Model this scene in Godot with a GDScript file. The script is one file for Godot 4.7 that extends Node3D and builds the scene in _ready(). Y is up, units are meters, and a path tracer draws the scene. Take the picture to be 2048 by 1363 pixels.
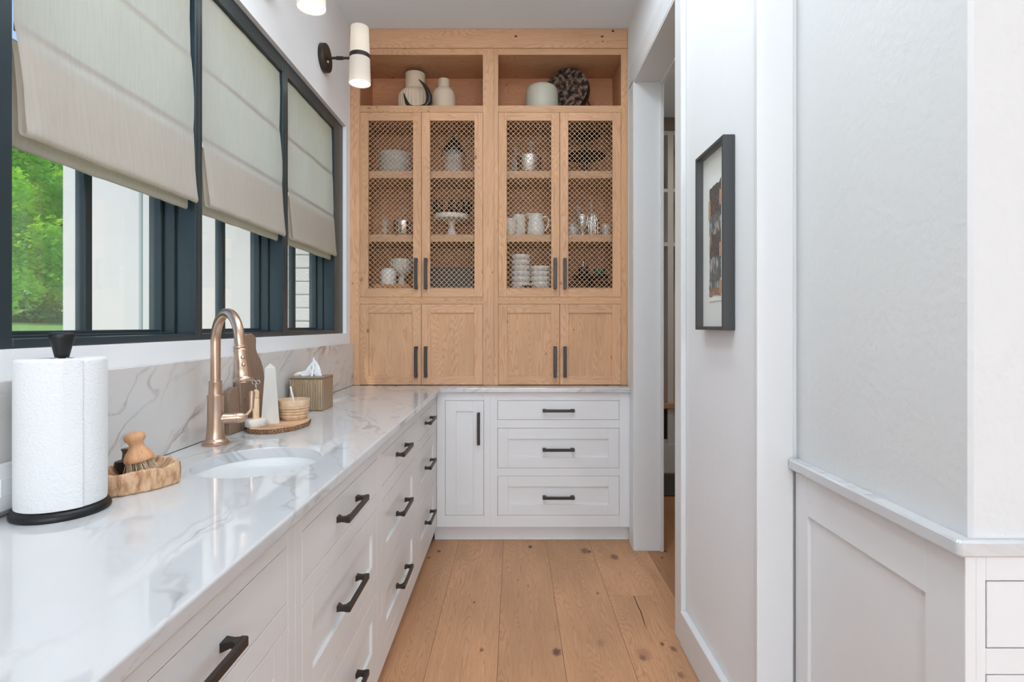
extends Node3D
# A narrow pantry with an oak display cabinet, marble counter and black windows.
# x runs to the right, y up; "d" below is the distance in metres in front of the camera (z = -d).

const EYE := 1.2789

class MB:
	# collects triangles; every vertex passes through xf
	var v := PackedVector3Array()
	var n := PackedVector3Array()
	var uv := PackedVector2Array()
	var xf := Transform3D.IDENTITY

	func tri(a: Vector3, b: Vector3, c: Vector3, na: Vector3, nb: Vector3, nc: Vector3, ua := Vector2.ZERO, ub := Vector2.ZERO, uc := Vector2.ZERO) -> void:
		var flip: bool = (b - a).cross(c - a).dot(na + nb + nc) > 0.0
		if xf.basis.determinant() < 0.0:
			flip = not flip
		v.append(xf * a)
		n.append((xf.basis * na).normalized())
		uv.append(ua)
		if flip:
			v.append(xf * c); v.append(xf * b)
			n.append((xf.basis * nc).normalized()); n.append((xf.basis * nb).normalized())
			uv.append(uc); uv.append(ub)
		else:
			v.append(xf * b); v.append(xf * c)
			n.append((xf.basis * nb).normalized()); n.append((xf.basis * nc).normalized())
			uv.append(ub); uv.append(uc)

	func quad(a: Vector3, b: Vector3, c: Vector3, d: Vector3, nn: Vector3, ua := Vector2.ZERO, ub := Vector2.ZERO, uc := Vector2.ZERO, ud := Vector2.ZERO) -> void:
		tri(a, b, c, nn, nn, nn, ua, ub, uc)
		tri(a, c, d, nn, nn, nn, ua, uc, ud)

	func quad4(a: Vector3, b: Vector3, c: Vector3, d: Vector3, na: Vector3, nb: Vector3, nc: Vector3, nd: Vector3, ua := Vector2.ZERO, ub := Vector2.ZERO, uc := Vector2.ZERO, ud := Vector2.ZERO) -> void:
		tri(a, b, c, na, nb, nc, ua, ub, uc)
		tri(a, c, d, na, nc, nd, ua, uc, ud)

	func _uvp(p: Vector3, axis: int, grain: int, o: Vector3, off: Vector2) -> Vector2:
		var q := p - o
		if axis == grain:
			return Vector2(q[(axis + 1) % 3], q[(axis + 2) % 3]) + off
		var other := 3 - axis - grain
		return Vector2(q[other], q[grain]) + off

	func box(lo: Vector3, hi: Vector3, bev := 0.0015, grain := 1, off := Vector2.ZERO, absolute := false) -> void:
		var o := Vector3.ZERO if absolute else lo
		var c := (lo + hi) * 0.5
		var h := (hi - lo).abs() * 0.5
		bev = minf(bev, minf(h.x, minf(h.y, h.z)) * 0.9)
		for ax in 3:
			var a1 := (ax + 1) % 3
			var a2 := (ax + 2) % 3
			for s in [-1.0, 1.0]:
				var p := []
				for k in [[-1, -1], [1, -1], [1, 1], [-1, 1]]:
					var q := Vector3.ZERO
					q[ax] = h[ax] * s
					q[a1] = (h[a1] - bev) * k[0]
					q[a2] = (h[a2] - bev) * k[1]
					p.append(c + q)
				var nn := Vector3.ZERO
				nn[ax] = s
				quad(p[0], p[1], p[2], p[3], nn, _uvp(p[0], ax, grain, o, off), _uvp(p[1], ax, grain, o, off), _uvp(p[2], ax, grain, o, off), _uvp(p[3], ax, grain, o, off))
		if bev <= 0.0:
			return
		for ax in 3:   # edges running along ax
			var a1 := (ax + 1) % 3
			var a2 := (ax + 2) % 3
			for s1 in [-1.0, 1.0]:
				for s2 in [-1.0, 1.0]:
					var p := []
					for e in [[0, -1.0], [0, 1.0], [1, 1.0], [1, -1.0]]:
						var q := Vector3.ZERO
						q[ax] = (h[ax] - bev) * e[1]
						q[a1] = (h[a1] - (bev if e[0] == 1 else 0.0)) * s1
						q[a2] = (h[a2] - (bev if e[0] == 0 else 0.0)) * s2
						p.append(c + q)
					var nn := Vector3.ZERO
					nn[a1] = s1
					nn[a2] = s2
					nn = nn.normalized()
					quad(p[0], p[1], p[2], p[3], nn, _uvp(p[0], a1, grain, o, off), _uvp(p[1], a1, grain, o, off), _uvp(p[2], a1, grain, o, off), _uvp(p[3], a1, grain, o, off))
		for sx in [-1.0, 1.0]:
			for sy in [-1.0, 1.0]:
				for sz in [-1.0, 1.0]:
					var s := Vector3(sx, sy, sz)
					var i := h - Vector3(bev, bev, bev)
					var nn := s.normalized()
					tri(c + Vector3(h.x, i.y, i.z) * s, c + Vector3(i.x, h.y, i.z) * s, c + Vector3(i.x, i.y, h.z) * s, nn, nn, nn)

	# profile: Vector2(radius, height) from bottom to top, turned round the y axis at the point at
	func lathe(profile: Array, at := Vector3.ZERO, seg := 32, sx := 1.0, sz := 1.0, rib := 0.0, ribs := 0, crease := 0.6) -> void:
		var m := profile.size()
		var dirs := []
		for i in m - 1:
			var t: Vector2 = profile[i + 1] - profile[i]
			dirs.append(Vector2(t.y, -t.x).normalized())
		var len_at := [0.0]
		for i in m - 1:
			len_at.append(len_at[i] + (profile[i + 1] - profile[i]).length())
		for i in m - 1:
			var n0: Vector2 = dirs[i]
			var n1: Vector2 = dirs[i]
			if i > 0 and dirs[i - 1].dot(dirs[i]) > crease:
				n0 = (dirs[i - 1] + dirs[i]).normalized()
			if i < m - 2 and dirs[i + 1].dot(dirs[i]) > crease:
				n1 = (dirs[i + 1] + dirs[i]).normalized()
			for k in seg:
				var P := []
				var N := []
				var U := []
				for e in [[i, k, n0], [i, k + 1, n0], [i + 1, k + 1, n1], [i + 1, k, n1]]:
					var a: float = TAU * e[1] / seg
					var r: float = profile[e[0]].x
					var nn: Vector2 = e[2]
					var w := 1.0
					var tang := 0.0
					if ribs > 0:
						w = 1.0 + rib * cos(a * ribs)
						tang = rib * ribs * sin(a * ribs)
					P.append(at + Vector3(cos(a) * r * w * sx, profile[e[0]].y, sin(a) * r * w * sz))
					var ra := Vector3(cos(a) / sx, 0, sin(a) / sz)
					var ta := Vector3(-sin(a), 0, cos(a))
					N.append((ra * nn.x + Vector3(0, nn.y, 0) + ta * tang * nn.x).normalized())
					U.append(Vector2(float(e[1]) / seg, len_at[e[0]]))
				if profile[i].x < 1e-6:
					tri(P[0], P[2], P[3], N[0], N[2], N[3], U[0], U[2], U[3])
				elif profile[i + 1].x < 1e-6:
					tri(P[0], P[1], P[2], N[0], N[1], N[2], U[0], U[1], U[2])
				else:
					quad4(P[0], P[1], P[2], P[3], N[0], N[1], N[2], N[3], U[0], U[1], U[2], U[3])

	func tube(pts: Array, rad, sides := 12, caps := true, closed := false, flat := 1.0) -> void:
		var m := pts.size()
		var rings := []
		var norms := []
		var up := Vector3.ZERO
		var total := 0.0
		var lens := []
		for i in m:
			var t: Vector3
			if closed:
				t = pts[(i + 1) % m] - pts[(i - 1 + m) % m]
			else:
				t = pts[mini(i + 1, m - 1)] - pts[maxi(i - 1, 0)]
			t = t.normalized()
			if up == Vector3.ZERO:
				up = Vector3.UP if absf(t.y) < 0.9 else Vector3.RIGHT
			up = (up - t * up.dot(t)).normalized()
			var side := t.cross(up)
			var r: float = rad[i] if rad is Array else rad
			var ring := []
			var nr := []
			for k in sides:
				var a := TAU * k / sides
				var dir := side * cos(a) + up * sin(a) * flat
				ring.append(pts[i] + dir * r)
				nr.append((side * cos(a) * flat + up * sin(a)).normalized())
			rings.append(ring)
			norms.append(nr)
			if i > 0:
				total += (pts[i] - pts[i - 1]).length()
			lens.append(total)
		var last := m if closed else m - 1
		for i in last:
			var j := (i + 1) % m
			for k in sides:
				var l := (k + 1) % sides
				quad4(rings[i][k], rings[i][l], rings[j][l], rings[j][k], norms[i][k], norms[i][l], norms[j][l], norms[j][k], Vector2(float(k) / sides, lens[i]), Vector2(float(k + 1) / sides, lens[i]), Vector2(float(k + 1) / sides, lens[j]), Vector2(float(k) / sides, lens[j]))
		if caps and not closed:
			for e in [[0, 1], [m - 1, m - 2]]:
				var nn: Vector3 = (pts[e[0]] - pts[e[1]]).normalized()
				for k in sides:
					tri(pts[e[0]], rings[e[0]][k], rings[e[0]][(k + 1) % sides], nn, nn, nn)

	# outline in the xy plane, extruded from z0 to z1, edges chamfered by bev
	func prism(poly: PackedVector2Array, z0: float, z1: float, bev := 0.0015, us := 1.0) -> void:
		if Geometry2D.is_polygon_clockwise(poly):
			poly.reverse()
		var inner := PackedVector2Array()
		var m := poly.size()
		for i in m:
			var e0 := (poly[i] - poly[(i - 1 + m) % m]).normalized()
			var e1 := (poly[(i + 1) % m] - poly[i]).normalized()
			var b := (Vector2(-e0.y, e0.x) + Vector2(-e1.y, e1.x))
			inner.append(poly[i] + b.normalized() * bev if b.length() > 0.01 else poly[i])
		var idx := Geometry2D.triangulate_polygon(inner)
		for s in [[z0, -1.0], [z1, 1.0]]:
			var nn := Vector3(0, 0, s[1])
			for t in range(0, idx.size(), 3):
				var p := []
				for k in 3:
					p.append(inner[idx[t + k]])
				tri(Vector3(p[0].x, p[0].y, s[0]), Vector3(p[1].x, p[1].y, s[0]), Vector3(p[2].x, p[2].y, s[0]), nn, nn, nn, p[0] * us, p[1] * us, p[2] * us)
		var run := 0.0
		for i in m:
			var j := (i + 1) % m
			var a := poly[i]
			var b := poly[j]
			var e := (b - a)
			var out2 := Vector2(e.y, -e.x).normalized()
			var nn := Vector3(out2.x, out2.y, 0)
			var prev := (poly[i] - poly[(i - 1 + m) % m])
			var next := (poly[(j + 1) % m] - poly[j])
			var na := nn
			var nb := nn
			var po := Vector2(prev.y, -prev.x).normalized()
			var no := Vector2(next.y, -next.x).normalized()
			if po.dot(out2) > 0.7:
				na = Vector3(po.x + out2.x, po.y + out2.y, 0).normalized()
			if no.dot(out2) > 0.7:
				nb = Vector3(no.x + out2.x, no.y + out2.y, 0).normalized()
			var u0 := Vector2(run, z0) * us
			run += e.length()
			var u1 := Vector2(run, z1) * us
			quad4(Vector3(a.x, a.y, z0 + bev), Vector3(b.x, b.y, z0 + bev), Vector3(b.x, b.y, z1 - bev), Vector3(a.x, a.y, z1 - bev), na, nb, nb, na, u0, Vector2(u1.x, u0.y), u1, Vector2(u0.x, u1.y))
			if bev > 0.0:
				for s in [[z0, z0 + bev, -1.0], [z1, z1 - bev, 1.0]]:
					var f := Vector3(0, 0, s[2])
					quad4(Vector3(a.x, a.y, s[1]), Vector3(b.x, b.y, s[1]), Vector3(inner[j].x, inner[j].y, s[0]), Vector3(inner[i].x, inner[i].y, s[0]), (na + f).normalized(), (nb + f).normalized(), (nb + f).normalized(), (na + f).normalized(), u0, Vector2(u1.x, u0.y), u1, Vector2(u0.x, u1.y))

	func ball(c: Vector3, r: float, seg := 16, flat := 1.0) -> void:
		var pr := []
		var k := seg / 2
		for i in k + 1:
			var a := -PI / 2 + PI * i / k
			pr.append(Vector2(cos(a) * r if i > 0 and i < k else 0.0, sin(a) * r * flat))
		lathe(pr, c, seg, 1, 1, 0, 0, -1.0)

	func mesh(origin: Vector3) -> ArrayMesh:
		var w := PackedVector3Array()
		w.resize(v.size())
		for i in v.size():
			w[i] = v[i] - origin
		var arr := []
		arr.resize(Mesh.ARRAY_MAX)
		arr[Mesh.ARRAY_VERTEX] = w
		arr[Mesh.ARRAY_NORMAL] = n
		arr[Mesh.ARRAY_TEX_UV] = uv
		var m := ArrayMesh.new()
		m.add_surface_from_arrays(Mesh.PRIMITIVE_TRIANGLES, arr)
		return m


var rng := RandomNumberGenerator.new()
var M := {}
var base_of := {}


func P(x: float, h: float, d: float) -> Vector3:
	return Vector3(x, h, -d)


# a thing: a Node3D at the thing's base; its parts are given in world coordinates
func thing(called: String, label: String, category: String, at: Vector3, group := "") -> Node3D:
	var o := Node3D.new()
	o.name = called
	add_child(o, true)
	o.position = at
	base_of[o] = at
	tag(o, label, category, group)
	return o


func tag(o: Node3D, label: String, category := "", group := "") -> void:
	if label: o.set_meta("label", label)
	if category: o.set_meta("category", category)
	if group: o.set_meta("group", group)


func part(called: String, mb: MB, mat: Material, parent: Node3D, label := "") -> MeshInstance3D:
	var o := MeshInstance3D.new()
	o.name = called
	o.mesh = mb.mesh(base_of[parent])
	o.material_override = mat
	parent.add_child(o, true)
	base_of[o] = base_of[parent]
	if label: o.set_meta("label", label)
	return o


# a thing that is one mesh
func single(called: String, mb: MB, mat: Material, label: String, category: String, group := "") -> MeshInstance3D:
	var bb := AABB(mb.v[0], Vector3.ZERO)
	for p in mb.v:
		bb = bb.expand(p)
	var at := Vector3(bb.get_center().x, bb.position.y, bb.get_center().z)
	var o := MeshInstance3D.new()
	o.name = called
	o.mesh = mb.mesh(at)
	o.material_override = mat
	add_child(o, true)
	o.position = at
	base_of[o] = at
	tag(o, label, category, group)
	return o


func struct(called: String, mb: MB, mat: Material, label := "") -> MeshInstance3D:
	var o := single(called, mb, mat, label, "")
	o.set_meta("kind", "structure")
	return o


func bx(lo: Vector3, hi: Vector3, bev := 0.0015) -> MB:
	var m := MB.new()
	m.box(Vector3(minf(lo.x, hi.x), minf(lo.y, hi.y), minf(lo.z, hi.z)), Vector3(maxf(lo.x, hi.x), maxf(lo.y, hi.y), maxf(lo.z, hi.z)), bev)
	return m


func add_box(m: MB, lo: Vector3, hi: Vector3, bev := 0.0015) -> void:
	m.box(Vector3(minf(lo.x, hi.x), minf(lo.y, hi.y), minf(lo.z, hi.z)), Vector3(maxf(lo.x, hi.x), maxf(lo.y, hi.y), maxf(lo.z, hi.z)), bev)


# one board of wood: grain along its axis, cut from its own place in the sheet (0.6 m by 2.4 m)
func board(m: MB, lo: Vector3, hi: Vector3, grain := 1, bev := 0.001) -> void:
	var a := Vector3(minf(lo.x, hi.x), minf(lo.y, hi.y), minf(lo.z, hi.z))
	var b := Vector3(maxf(lo.x, hi.x), maxf(lo.y, hi.y), maxf(lo.z, hi.z))
	var s := b - a
	var w := maxf(s[(grain + 1) % 3], s[(grain + 2) % 3])
	m.box(a, b, bev, grain, Vector2(rng.randf() * maxf(0.0, 0.6 - w), rng.randf() * maxf(0.0, 2.4 - s[grain])))


func lathe1(profile: Array, at: Vector3, seg := 32) -> MB:
	var m := MB.new()
	m.lathe(profile, at, seg)
	return m


func pts(a: Array) -> Array:
	var r := []
	for k in range(0, a.size(), 2):
		r.append(Vector2(a[k], a[k + 1]))
	return r


func arc_points(c: Vector3, ax: Vector3, ay: Vector3, r: float, a0: float, a1: float, k: int) -> Array:
	var r_ := []
	for i in k + 1:
		var a := lerpf(a0, a1, float(i) / k)
		r_.append(c + ax * cos(a) * r + ay * sin(a) * r)
	return r_


# ---------------------------------------------------------------- materials

func srgb(r: int, g: int, b: int) -> Color:
	return Color(r / 255.0, g / 255.0, b / 255.0)


func mat(c: Color, rough := 0.5, metal := 0.0) -> StandardMaterial3D:
	var m := StandardMaterial3D.new()
	m.albedo_color = c
	m.roughness = rough
	m.metallic = metal
	m.cull_mode = BaseMaterial3D.CULL_DISABLED
	return m


func noise(freq: float, seed_: int, octaves := 3, type := FastNoiseLite.TYPE_SIMPLEX_SMOOTH) -> FastNoiseLite:
	var f := FastNoiseLite.new()
	f.noise_type = type
	f.seed = seed_
	f.frequency = freq
	f.fractal_octaves = octaves
	f.fractal_type = FastNoiseLite.FRACTAL_FBM if octaves > 1 else FastNoiseLite.FRACTAL_NONE
	return f


func noise_tex(f: FastNoiseLite, size := 512, ramp: Gradient = null, seamless := true) -> NoiseTexture2D:
	var t := NoiseTexture2D.new()
	t.width = size
	t.height = size
	t.seamless = seamless
	t.noise = f
	if ramp: t.color_ramp = ramp
	return t


func ramp(a: Array) -> Gradient:
	var g := Gradient.new()
	var off := PackedFloat32Array()
	var col := PackedColorArray()
	for e in a:
		off.append(e[0])
		col.append(e[1])
	g.offsets = off
	g.colors = col
	return g


func tex(w: int, h: int, data: PackedByteArray) -> ImageTexture:
	return ImageTexture.create_from_image(Image.create_from_data(w, h, false, Image.FORMAT_RGB8, data))


# oak: the rings are contour lines of a stretched field; each column of boards is cut from another place
# knots: [across, along, radius, darkness]
func oak(w: int, h: int, size: Vector2, seams: Array, joints: Array, knots: Array, light: Color, dark: Color, knot_c: Color, seed_: int, tone := 0.06) -> ImageTexture:
	var f := noise(1.0, seed_, 2)
	var fine := noise(1.0, seed_ + 1, 2)
	var slow := noise(1.0, seed_ + 2, 2)
	var d := PackedByteArray()
	d.resize(w * h * 3)
	var k := 0
	for j in h:
		var y := size.y * j / h
		for i in w:
			var x := size.x * i / w
			var c := 0
			while c < seams.size() - 1 and x > seams[c + 1]:
				c += 1
			var seg := 0.0
			if c < joints.size() and y > joints[c]:
				seg = 1.0
			var ox := c * 17.3 + seg * 41.7
			var field := f.get_noise_2d(x * 5.0 + ox, y * 0.5 + ox * 2.1) + 0.035 * fine.get_noise_2d(x * 30.0, y * 5.0)
			var dk := 0.0
			for q in knots:
				var dx: float = x - q[0]
				var dy: float = (y - q[1]) * 0.6
				var r2: float = (dx * dx + dy * dy) / (q[2] * q[2])
				if r2 < 14.0:
					field += 0.16 * exp(-r2 * 0.35)
					var wob := 1.0 + 0.9 * fine.get_noise_2d(x * 90.0, y * 70.0)
					dk = maxf(dk, q[3] * 0.78 * clampf(1.25 - r2 * wob, 0.0, 1.0))
			var ring := fposmod(field * 17.0, 1.0)
			var line := smoothstep(0.35, 0.9, ring) * (1.0 - smoothstep(0.92, 1.0, ring))
			var pore := smoothstep(0.1, 0.5, fine.get_noise_2d(x * 340.0 + ox, y * 7.0))
			var t := 0.34 * line + 0.22 * pore + 0.14 * fine.get_noise_2d(x * 60.0, y * 3.0) + 0.12
			var tn := 1.0 + tone * (slow.get_noise_2d(ox * 3.7, 5.0) * 1.6 + slow.get_noise_2d(x * 4.0 + ox, y * 1.2))
			t = clampf(t, 0.0, 1.0)
			var col := light.lerp(dark, t) * tn
			col = col.lerp(knot_c, clampf(dk, 0.0, 1.0))
			d[k] = int(clampf(col.r, 0, 1) * 255.0)
			d[k + 1] = int(clampf(col.g, 0, 1) * 255.0)
			d[k + 2] = int(clampf(col.b, 0, 1) * 255.0)
			k += 3
	return tex(w, h, d)


# polished white stone with soft slanting veins
func marble(w: int, h: int, size: Vector2, slant: Vector2, base: Color, vein: Color, warm: Color, seed_: int, strength: float) -> ImageTexture:
	var f := noise(1.0, seed_, 4)
	var g := noise(1.0, seed_ + 3, 3)
	var d := PackedByteArray()
	d.resize(w * h * 3)
	var along := slant.normalized()
	var across := Vector2(-along.y, along.x)
	var k := 0
	for j in h:
		for i in w:
			var p := Vector2(size.x * i / w, size.y * j / h)
			var a := p.dot(along)
			var b := p.dot(across)
			var wx := 0.10 * g.get_noise_2d(a * 2.2, b * 4.0) + 0.02 * f.get_noise_2d(a * 9.0, b * 18.0)
			var n1 := absf(f.get_noise_2d(a * 0.7 + 3.0, (b + wx) * 3.4))
			var n2 := absf(f.get_noise_2d(a * 1.1 + 31.0, (b + wx * 0.8) * 7.0))
			var mask := smoothstep(-0.45, 0.25, g.get_noise_2d(a * 1.3 + 8.0, b * 2.4))
			var v1 := (1.0 - smoothstep(0.0, 0.09, n1)) * mask
			var v2 := (1.0 - smoothstep(0.0, 0.10, n2)) * 0.5 * mask
			var cloud := 0.5 + 0.5 * g.get_noise_2d(a * 1.6 + 50.0, b * 4.0)
			var fl := 0.5 + 0.5 * f.get_noise_2d(a * 6.0, b * 22.0)
			var t := clampf((v1 * 0.75 + v2) * (0.45 + 0.55 * fl) * strength + 0.16 * cloud * strength, 0.0, 1.0)
			var vc := vein.lerp(warm, smoothstep(0.45, 0.75, 0.5 + 0.5 * g.get_noise_2d(a * 0.9 + 90.0, b * 1.8)))
			var col := base.lerp(vc, t)
			d[k] = int(clampf(col.r, 0, 1) * 255.0)
			d[k + 1] = int(clampf(col.g, 0, 1) * 255.0)
			d[k + 2] = int(clampf(col.b, 0, 1) * 255.0)
			k += 3
	return tex(w, h, d)


# printed cloth: a net of curved lines, or blotches
func collage(kind: int, dark: Color, light: Color) -> ImageTexture:
	var w := 192
	var f := noise(0.03, 90 + kind, 4)
	var d := PackedByteArray()
	d.resize(w * w * 3)
	var k := 0
	for j in w:
		for i in w:
			var t := 0.25 + 0.5 * f.get_noise_2d(i, j)
			if kind == 0:
				var wob := 3.0 * f.get_noise_2d(i * 0.5, j * 0.5)
				var a := absf(fposmod((i + j + wob) / 17.0, 1.0) - 0.5)
				var b := absf(fposmod((i - j + wob) / 17.0, 1.0) - 0.5)
				t = maxf(t * 0.6, maxf(smoothstep(0.42, 0.48, a), smoothstep(0.42, 0.48, b)))
			elif kind == 1:
				t = smoothstep(-0.1, 0.5, f.get_noise_2d(i * 1.2, j * 0.6)) * 0.8 + 0.15
			var c := dark.lerp(light, clampf(t, 0.0, 1.0))
			d[k] = int(c.r * 255.0)
			d[k + 1] = int(c.g * 255.0)
			d[k + 2] = int(c.b * 255.0)
			k += 3
	return tex(w, w, d)


func wood_mat(t: Texture2D, rough: float, tint := Color.WHITE, scale := Vector3(1 / 0.6, 1 / 2.4, 1)) -> StandardMaterial3D:
	var m := mat(tint, rough)
	m.albedo_texture = t
	m.uv1_scale = scale
	m.metallic_specular = 0.35
	return m


func bump(m: StandardMaterial3D, t: Texture2D, cm: float, per_metre: float) -> void:
	m.heightmap_enabled = true
	m.heightmap_texture = t
	m.heightmap_scale = cm
	m.uv1_triplanar = true
	m.uv1_world_triplanar = true
	m.uv1_scale = Vector3.ONE * per_metre


func make_materials() -> void:
	M.wall = mat(srgb(243, 243, 243), 0.85)
	bump(M.wall, noise_tex(noise(0.05, 4, 3), 256), 0.03, 3.0)
	M.ceiling = mat(srgb(240, 247, 252), 0.9)
	M.plaster = mat(srgb(223, 223, 221), 0.8)
	bump(M.plaster, noise_tex(noise(0.03, 9, 5), 512), 0.085, 2.6)
	M.trim = mat(srgb(232, 232, 231), 0.4)
	M.paint = mat(srgb(233, 232, 231), 0.38)
	M.black = mat(srgb(38, 53, 58), 0.34)
	M.gap = mat(srgb(70, 66, 62), 0.9)
	M.bronze = mat(srgb(64, 58, 54), 0.42, 0.55)
	M.iron = mat(srgb(28, 28, 30), 0.42, 0.3)
	M.faucet = mat(srgb(207, 178, 155), 0.3, 1.0)
	M.chrome = mat(srgb(215, 215, 215), 0.12, 1.0)
	M.brass = mat(srgb(208, 188, 158), 0.3, 0.85)
	M.wire = mat(srgb(206, 178, 146), 0.4, 0.55)
	M.glass = mat(Color(0.96, 0.98, 0.97, 0.06), 0.02)
	M.glass.transparency = BaseMaterial3D.TRANSPARENCY_ALPHA
	M.matte_glass = mat(Color(1, 1, 1, 0.02), 0.02)
	M.matte_glass.transparency = BaseMaterial3D.TRANSPARENCY_ALPHA
	M.matte_glass.metallic_specular = 0.12
	M.taupe = mat(srgb(150, 138, 128), 0.8)
	M.ware = mat(Color(0.94, 0.96, 0.95, 0.22), 0.05)
	M.ware.transparency = BaseMaterial3D.TRANSPARENCY_ALPHA
	M.mercury = mat(srgb(225, 225, 222), 0.16, 0.95)
	bump(M.mercury, noise_tex(noise(0.06, 40, 2, FastNoiseLite.TYPE_CELLULAR), 256), 0.25, 8.0)
	M.china = mat(srgb(236, 234, 230), 0.22)
	M.stoneware = mat(srgb(226, 220, 210), 0.5)
	M.cream = mat(srgb(216, 196, 170), 0.75)
	bump(M.cream, noise_tex(noise(0.08, 21, 3), 256), 0.08, 6.0)
	M.celadon = mat(srgb(190, 184, 166), 0.45)
	M.horn = mat(srgb(34, 26, 22), 0.35)
	M.dark = mat(srgb(30, 27, 26), 0.5)
	M.slate = mat(srgb(62, 62, 60), 0.6)
	M.green = mat(srgb(70, 98, 88), 0.3)
	M.concrete = mat(srgb(214, 209, 200), 0.7)
	bump(M.concrete, noise_tex(noise(0.09, 33, 4), 256), 0.06, 7.0)
	M.ceramic = mat(srgb(244, 244, 243), 0.12)
	M.plastic = mat(srgb(238, 238, 238), 0.3)
	M.tissue = mat(srgb(244, 244, 244), 0.9)
	M.tissue.backlight_enabled = true
	M.tissue.backlight = Color(0.5, 0.5, 0.5)
	M.paper = mat(srgb(232, 232, 231), 0.95)
	bump(M.paper, noise_tex(noise(0.055, 14, 2, FastNoiseLite.TYPE_CELLULAR), 512), 0.10, 6.0)
	M.bristle = mat(srgb(214, 190, 158), 0.8)
	# linen: slubs run down the cloth
	M.linen = mat(srgb(232, 226, 217), 0.95)
	M.linen.albedo_texture = noise_tex(noise(0.02, 6, 4), 512, ramp([[0.0, srgb(246, 244, 241)], [0.5, srgb(251, 250, 248)], [1.0, srgb(255, 254, 252)]]))
	M.linen.uv1_scale = Vector3(7.0, 0.7, 1)
	M.linen.backlight_enabled = true
	M.linen.backlight = Color(1.0, 0.99, 0.96)
	M.slat = mat(srgb(120, 106, 92), 0.9)
	# oak of the display cabinet
	var kn := []
	rng.seed = 11
	for i in 16:
		kn.append([rng.randf_range(0.02, 0.58), rng.randf_range(0.05, 2.35), rng.randf_range(0.004, 0.009), rng.randf_range(0.4, 0.9)])
	var t := oak(480, 1440, Vector2(0.6, 2.4), [0.0], [], kn, srgb(224, 178, 140), srgb(190, 138, 102), srgb(104, 66, 44), 5, 0.05)
	M.oak = wood_mat(t, 0.5)
	M.oak_pale = wood_mat(t, 0.5, srgb(250, 250, 246))
	M.oak_rosy = wood_mat(t, 0.55, srgb(232, 212, 200))
	M.beech = wood_mat(t, 0.38, srgb(255, 248, 238), Vector3(1 / 0.3, 1 / 0.6, 1))
	M.maple = mat(Color.WHITE, 0.5)
	M.maple.albedo_texture = noise_tex(noise(0.02, 71, 4), 256, ramp([[0.2, srgb(212, 178, 142)], [0.5, srgb(222, 190, 154)], [0.8, srgb(230, 202, 170)]]))
	M.maple.uv1_scale = Vector3(2, 5, 1)
	M.driftwood = wood_mat(t, 0.75, srgb(172, 184, 200), Vector3(1 / 0.3, 1 / 1.2, 1))
	M.walnut = wood_mat(t, 0.5, srgb(120, 92, 74))
	# oak floor: the sheet covers the visible boards; the knots lie where they do in the room
	var fk := []
	for q in [[0.0935, 3.127, 0.012, 1.0], [0.40, 3.07, 0.024, 0.6], [0.425, 3.06, 0.011, 0.95], [0.554, 2.99, 0.022, 0.6], [-0.4256, 3.065, 0.010, 0.8], [-0.47, 2.98, 0.008, 0.9], [-0.1835, 2.5, 0.006, 0.8], [-0.128, 2.133, 0.008, 0.7], [0.166, 2.12, 0.017, 0.85], [0.506, 2.105, 0.028, 0.26], [0.495, 2.085, 0.014, 0.6], [0.594, 2.174, 0.008, 0.9], [0.3986, 2.585, 0.009, 0.55], [0.349, 2.179, 0.018, 0.22], [0.63, 2.14, 0.012, 0.6], [0.02, 2.72, 0.006, 0.4], [0.07, 2.66, 0.007, 0.4], [0.61, 1.98, 0.012, 0.5]]:
		fk.append([q[0] + 0.582, q[1] - 1.3, q[2], q[3]])
	var ft := oak(960, 1152, Vector2(1.284, 2.0), [0.0, 0.256, 0.52, 0.772, 1.028], [9.0, 9.0, 0.97, 1.64, 1.263], fk, srgb(206, 158, 120), srgb(170, 122, 86), srgb(74, 50, 38), 71, 0.07)
	M.floor = wood_mat(ft, 0.42, Color.WHITE, Vector3(1 / 1.284, 1 / 2.0, 1))
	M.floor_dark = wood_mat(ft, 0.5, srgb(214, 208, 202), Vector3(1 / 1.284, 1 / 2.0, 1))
	M.crack = mat(srgb(62, 44, 34), 0.8)
	# stone
	var mt := marble(1280, 448, Vector2(4.0, 1.4), Vector2(1.0, -0.42), srgb(217, 217, 217), srgb(158, 157, 156), srgb(176, 167, 156), 3, 0.92)
	M.marble = mat(Color.WHITE, 0.05)
	M.marble.metallic_specular = 0.85
	M.marble.albedo_texture = mt
	M.marble.uv1_scale = Vector3(1 / 4.0, 1 / 1.4, 1)
	var st := marble(1280, 160, Vector2(4.0, 0.5), Vector2(1.0, 0.62), srgb(226, 223, 219), srgb(168, 162, 156), srgb(180, 160, 140), 19, 1.3)
	M.splash = mat(Color.WHITE, 0.08)
	M.splash.albedo_texture = st
	M.splash.uv1_scale = Vector3(1 / 4.0, 1 / 0.5, 1)
	# bark, hide, live edge
	M.bark = mat(Color.WHITE, 0.9)
	M.bark.albedo_texture = noise_tex(noise(0.03, 61, 4), 256, ramp([[0.3, srgb(92, 60, 40)], [0.5, srgb(168, 118, 82)], [0.7, srgb(214, 172, 130)]]))
	M.bark.uv1_scale = Vector3(10, 40, 1)
	M.bark.heightmap_enabled = true
	M.bark.heightmap_texture = noise_tex(noise(0.05, 62, 4), 256)
	M.bark.heightmap_scale = 0.4
	M.rough_oak = mat(Color.WHITE, 0.85)
	M.rough_oak.albedo_texture = noise_tex(noise(0.010, 63, 5), 512, ramp([[0.2, srgb(176, 130, 96)], [0.5, srgb(208, 166, 128)], [0.8, srgb(220, 182, 146)]]))
	M.rough_oak.uv1_scale = Vector3(5, 4, 1)
	M.rough_oak.heightmap_enabled = true
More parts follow.
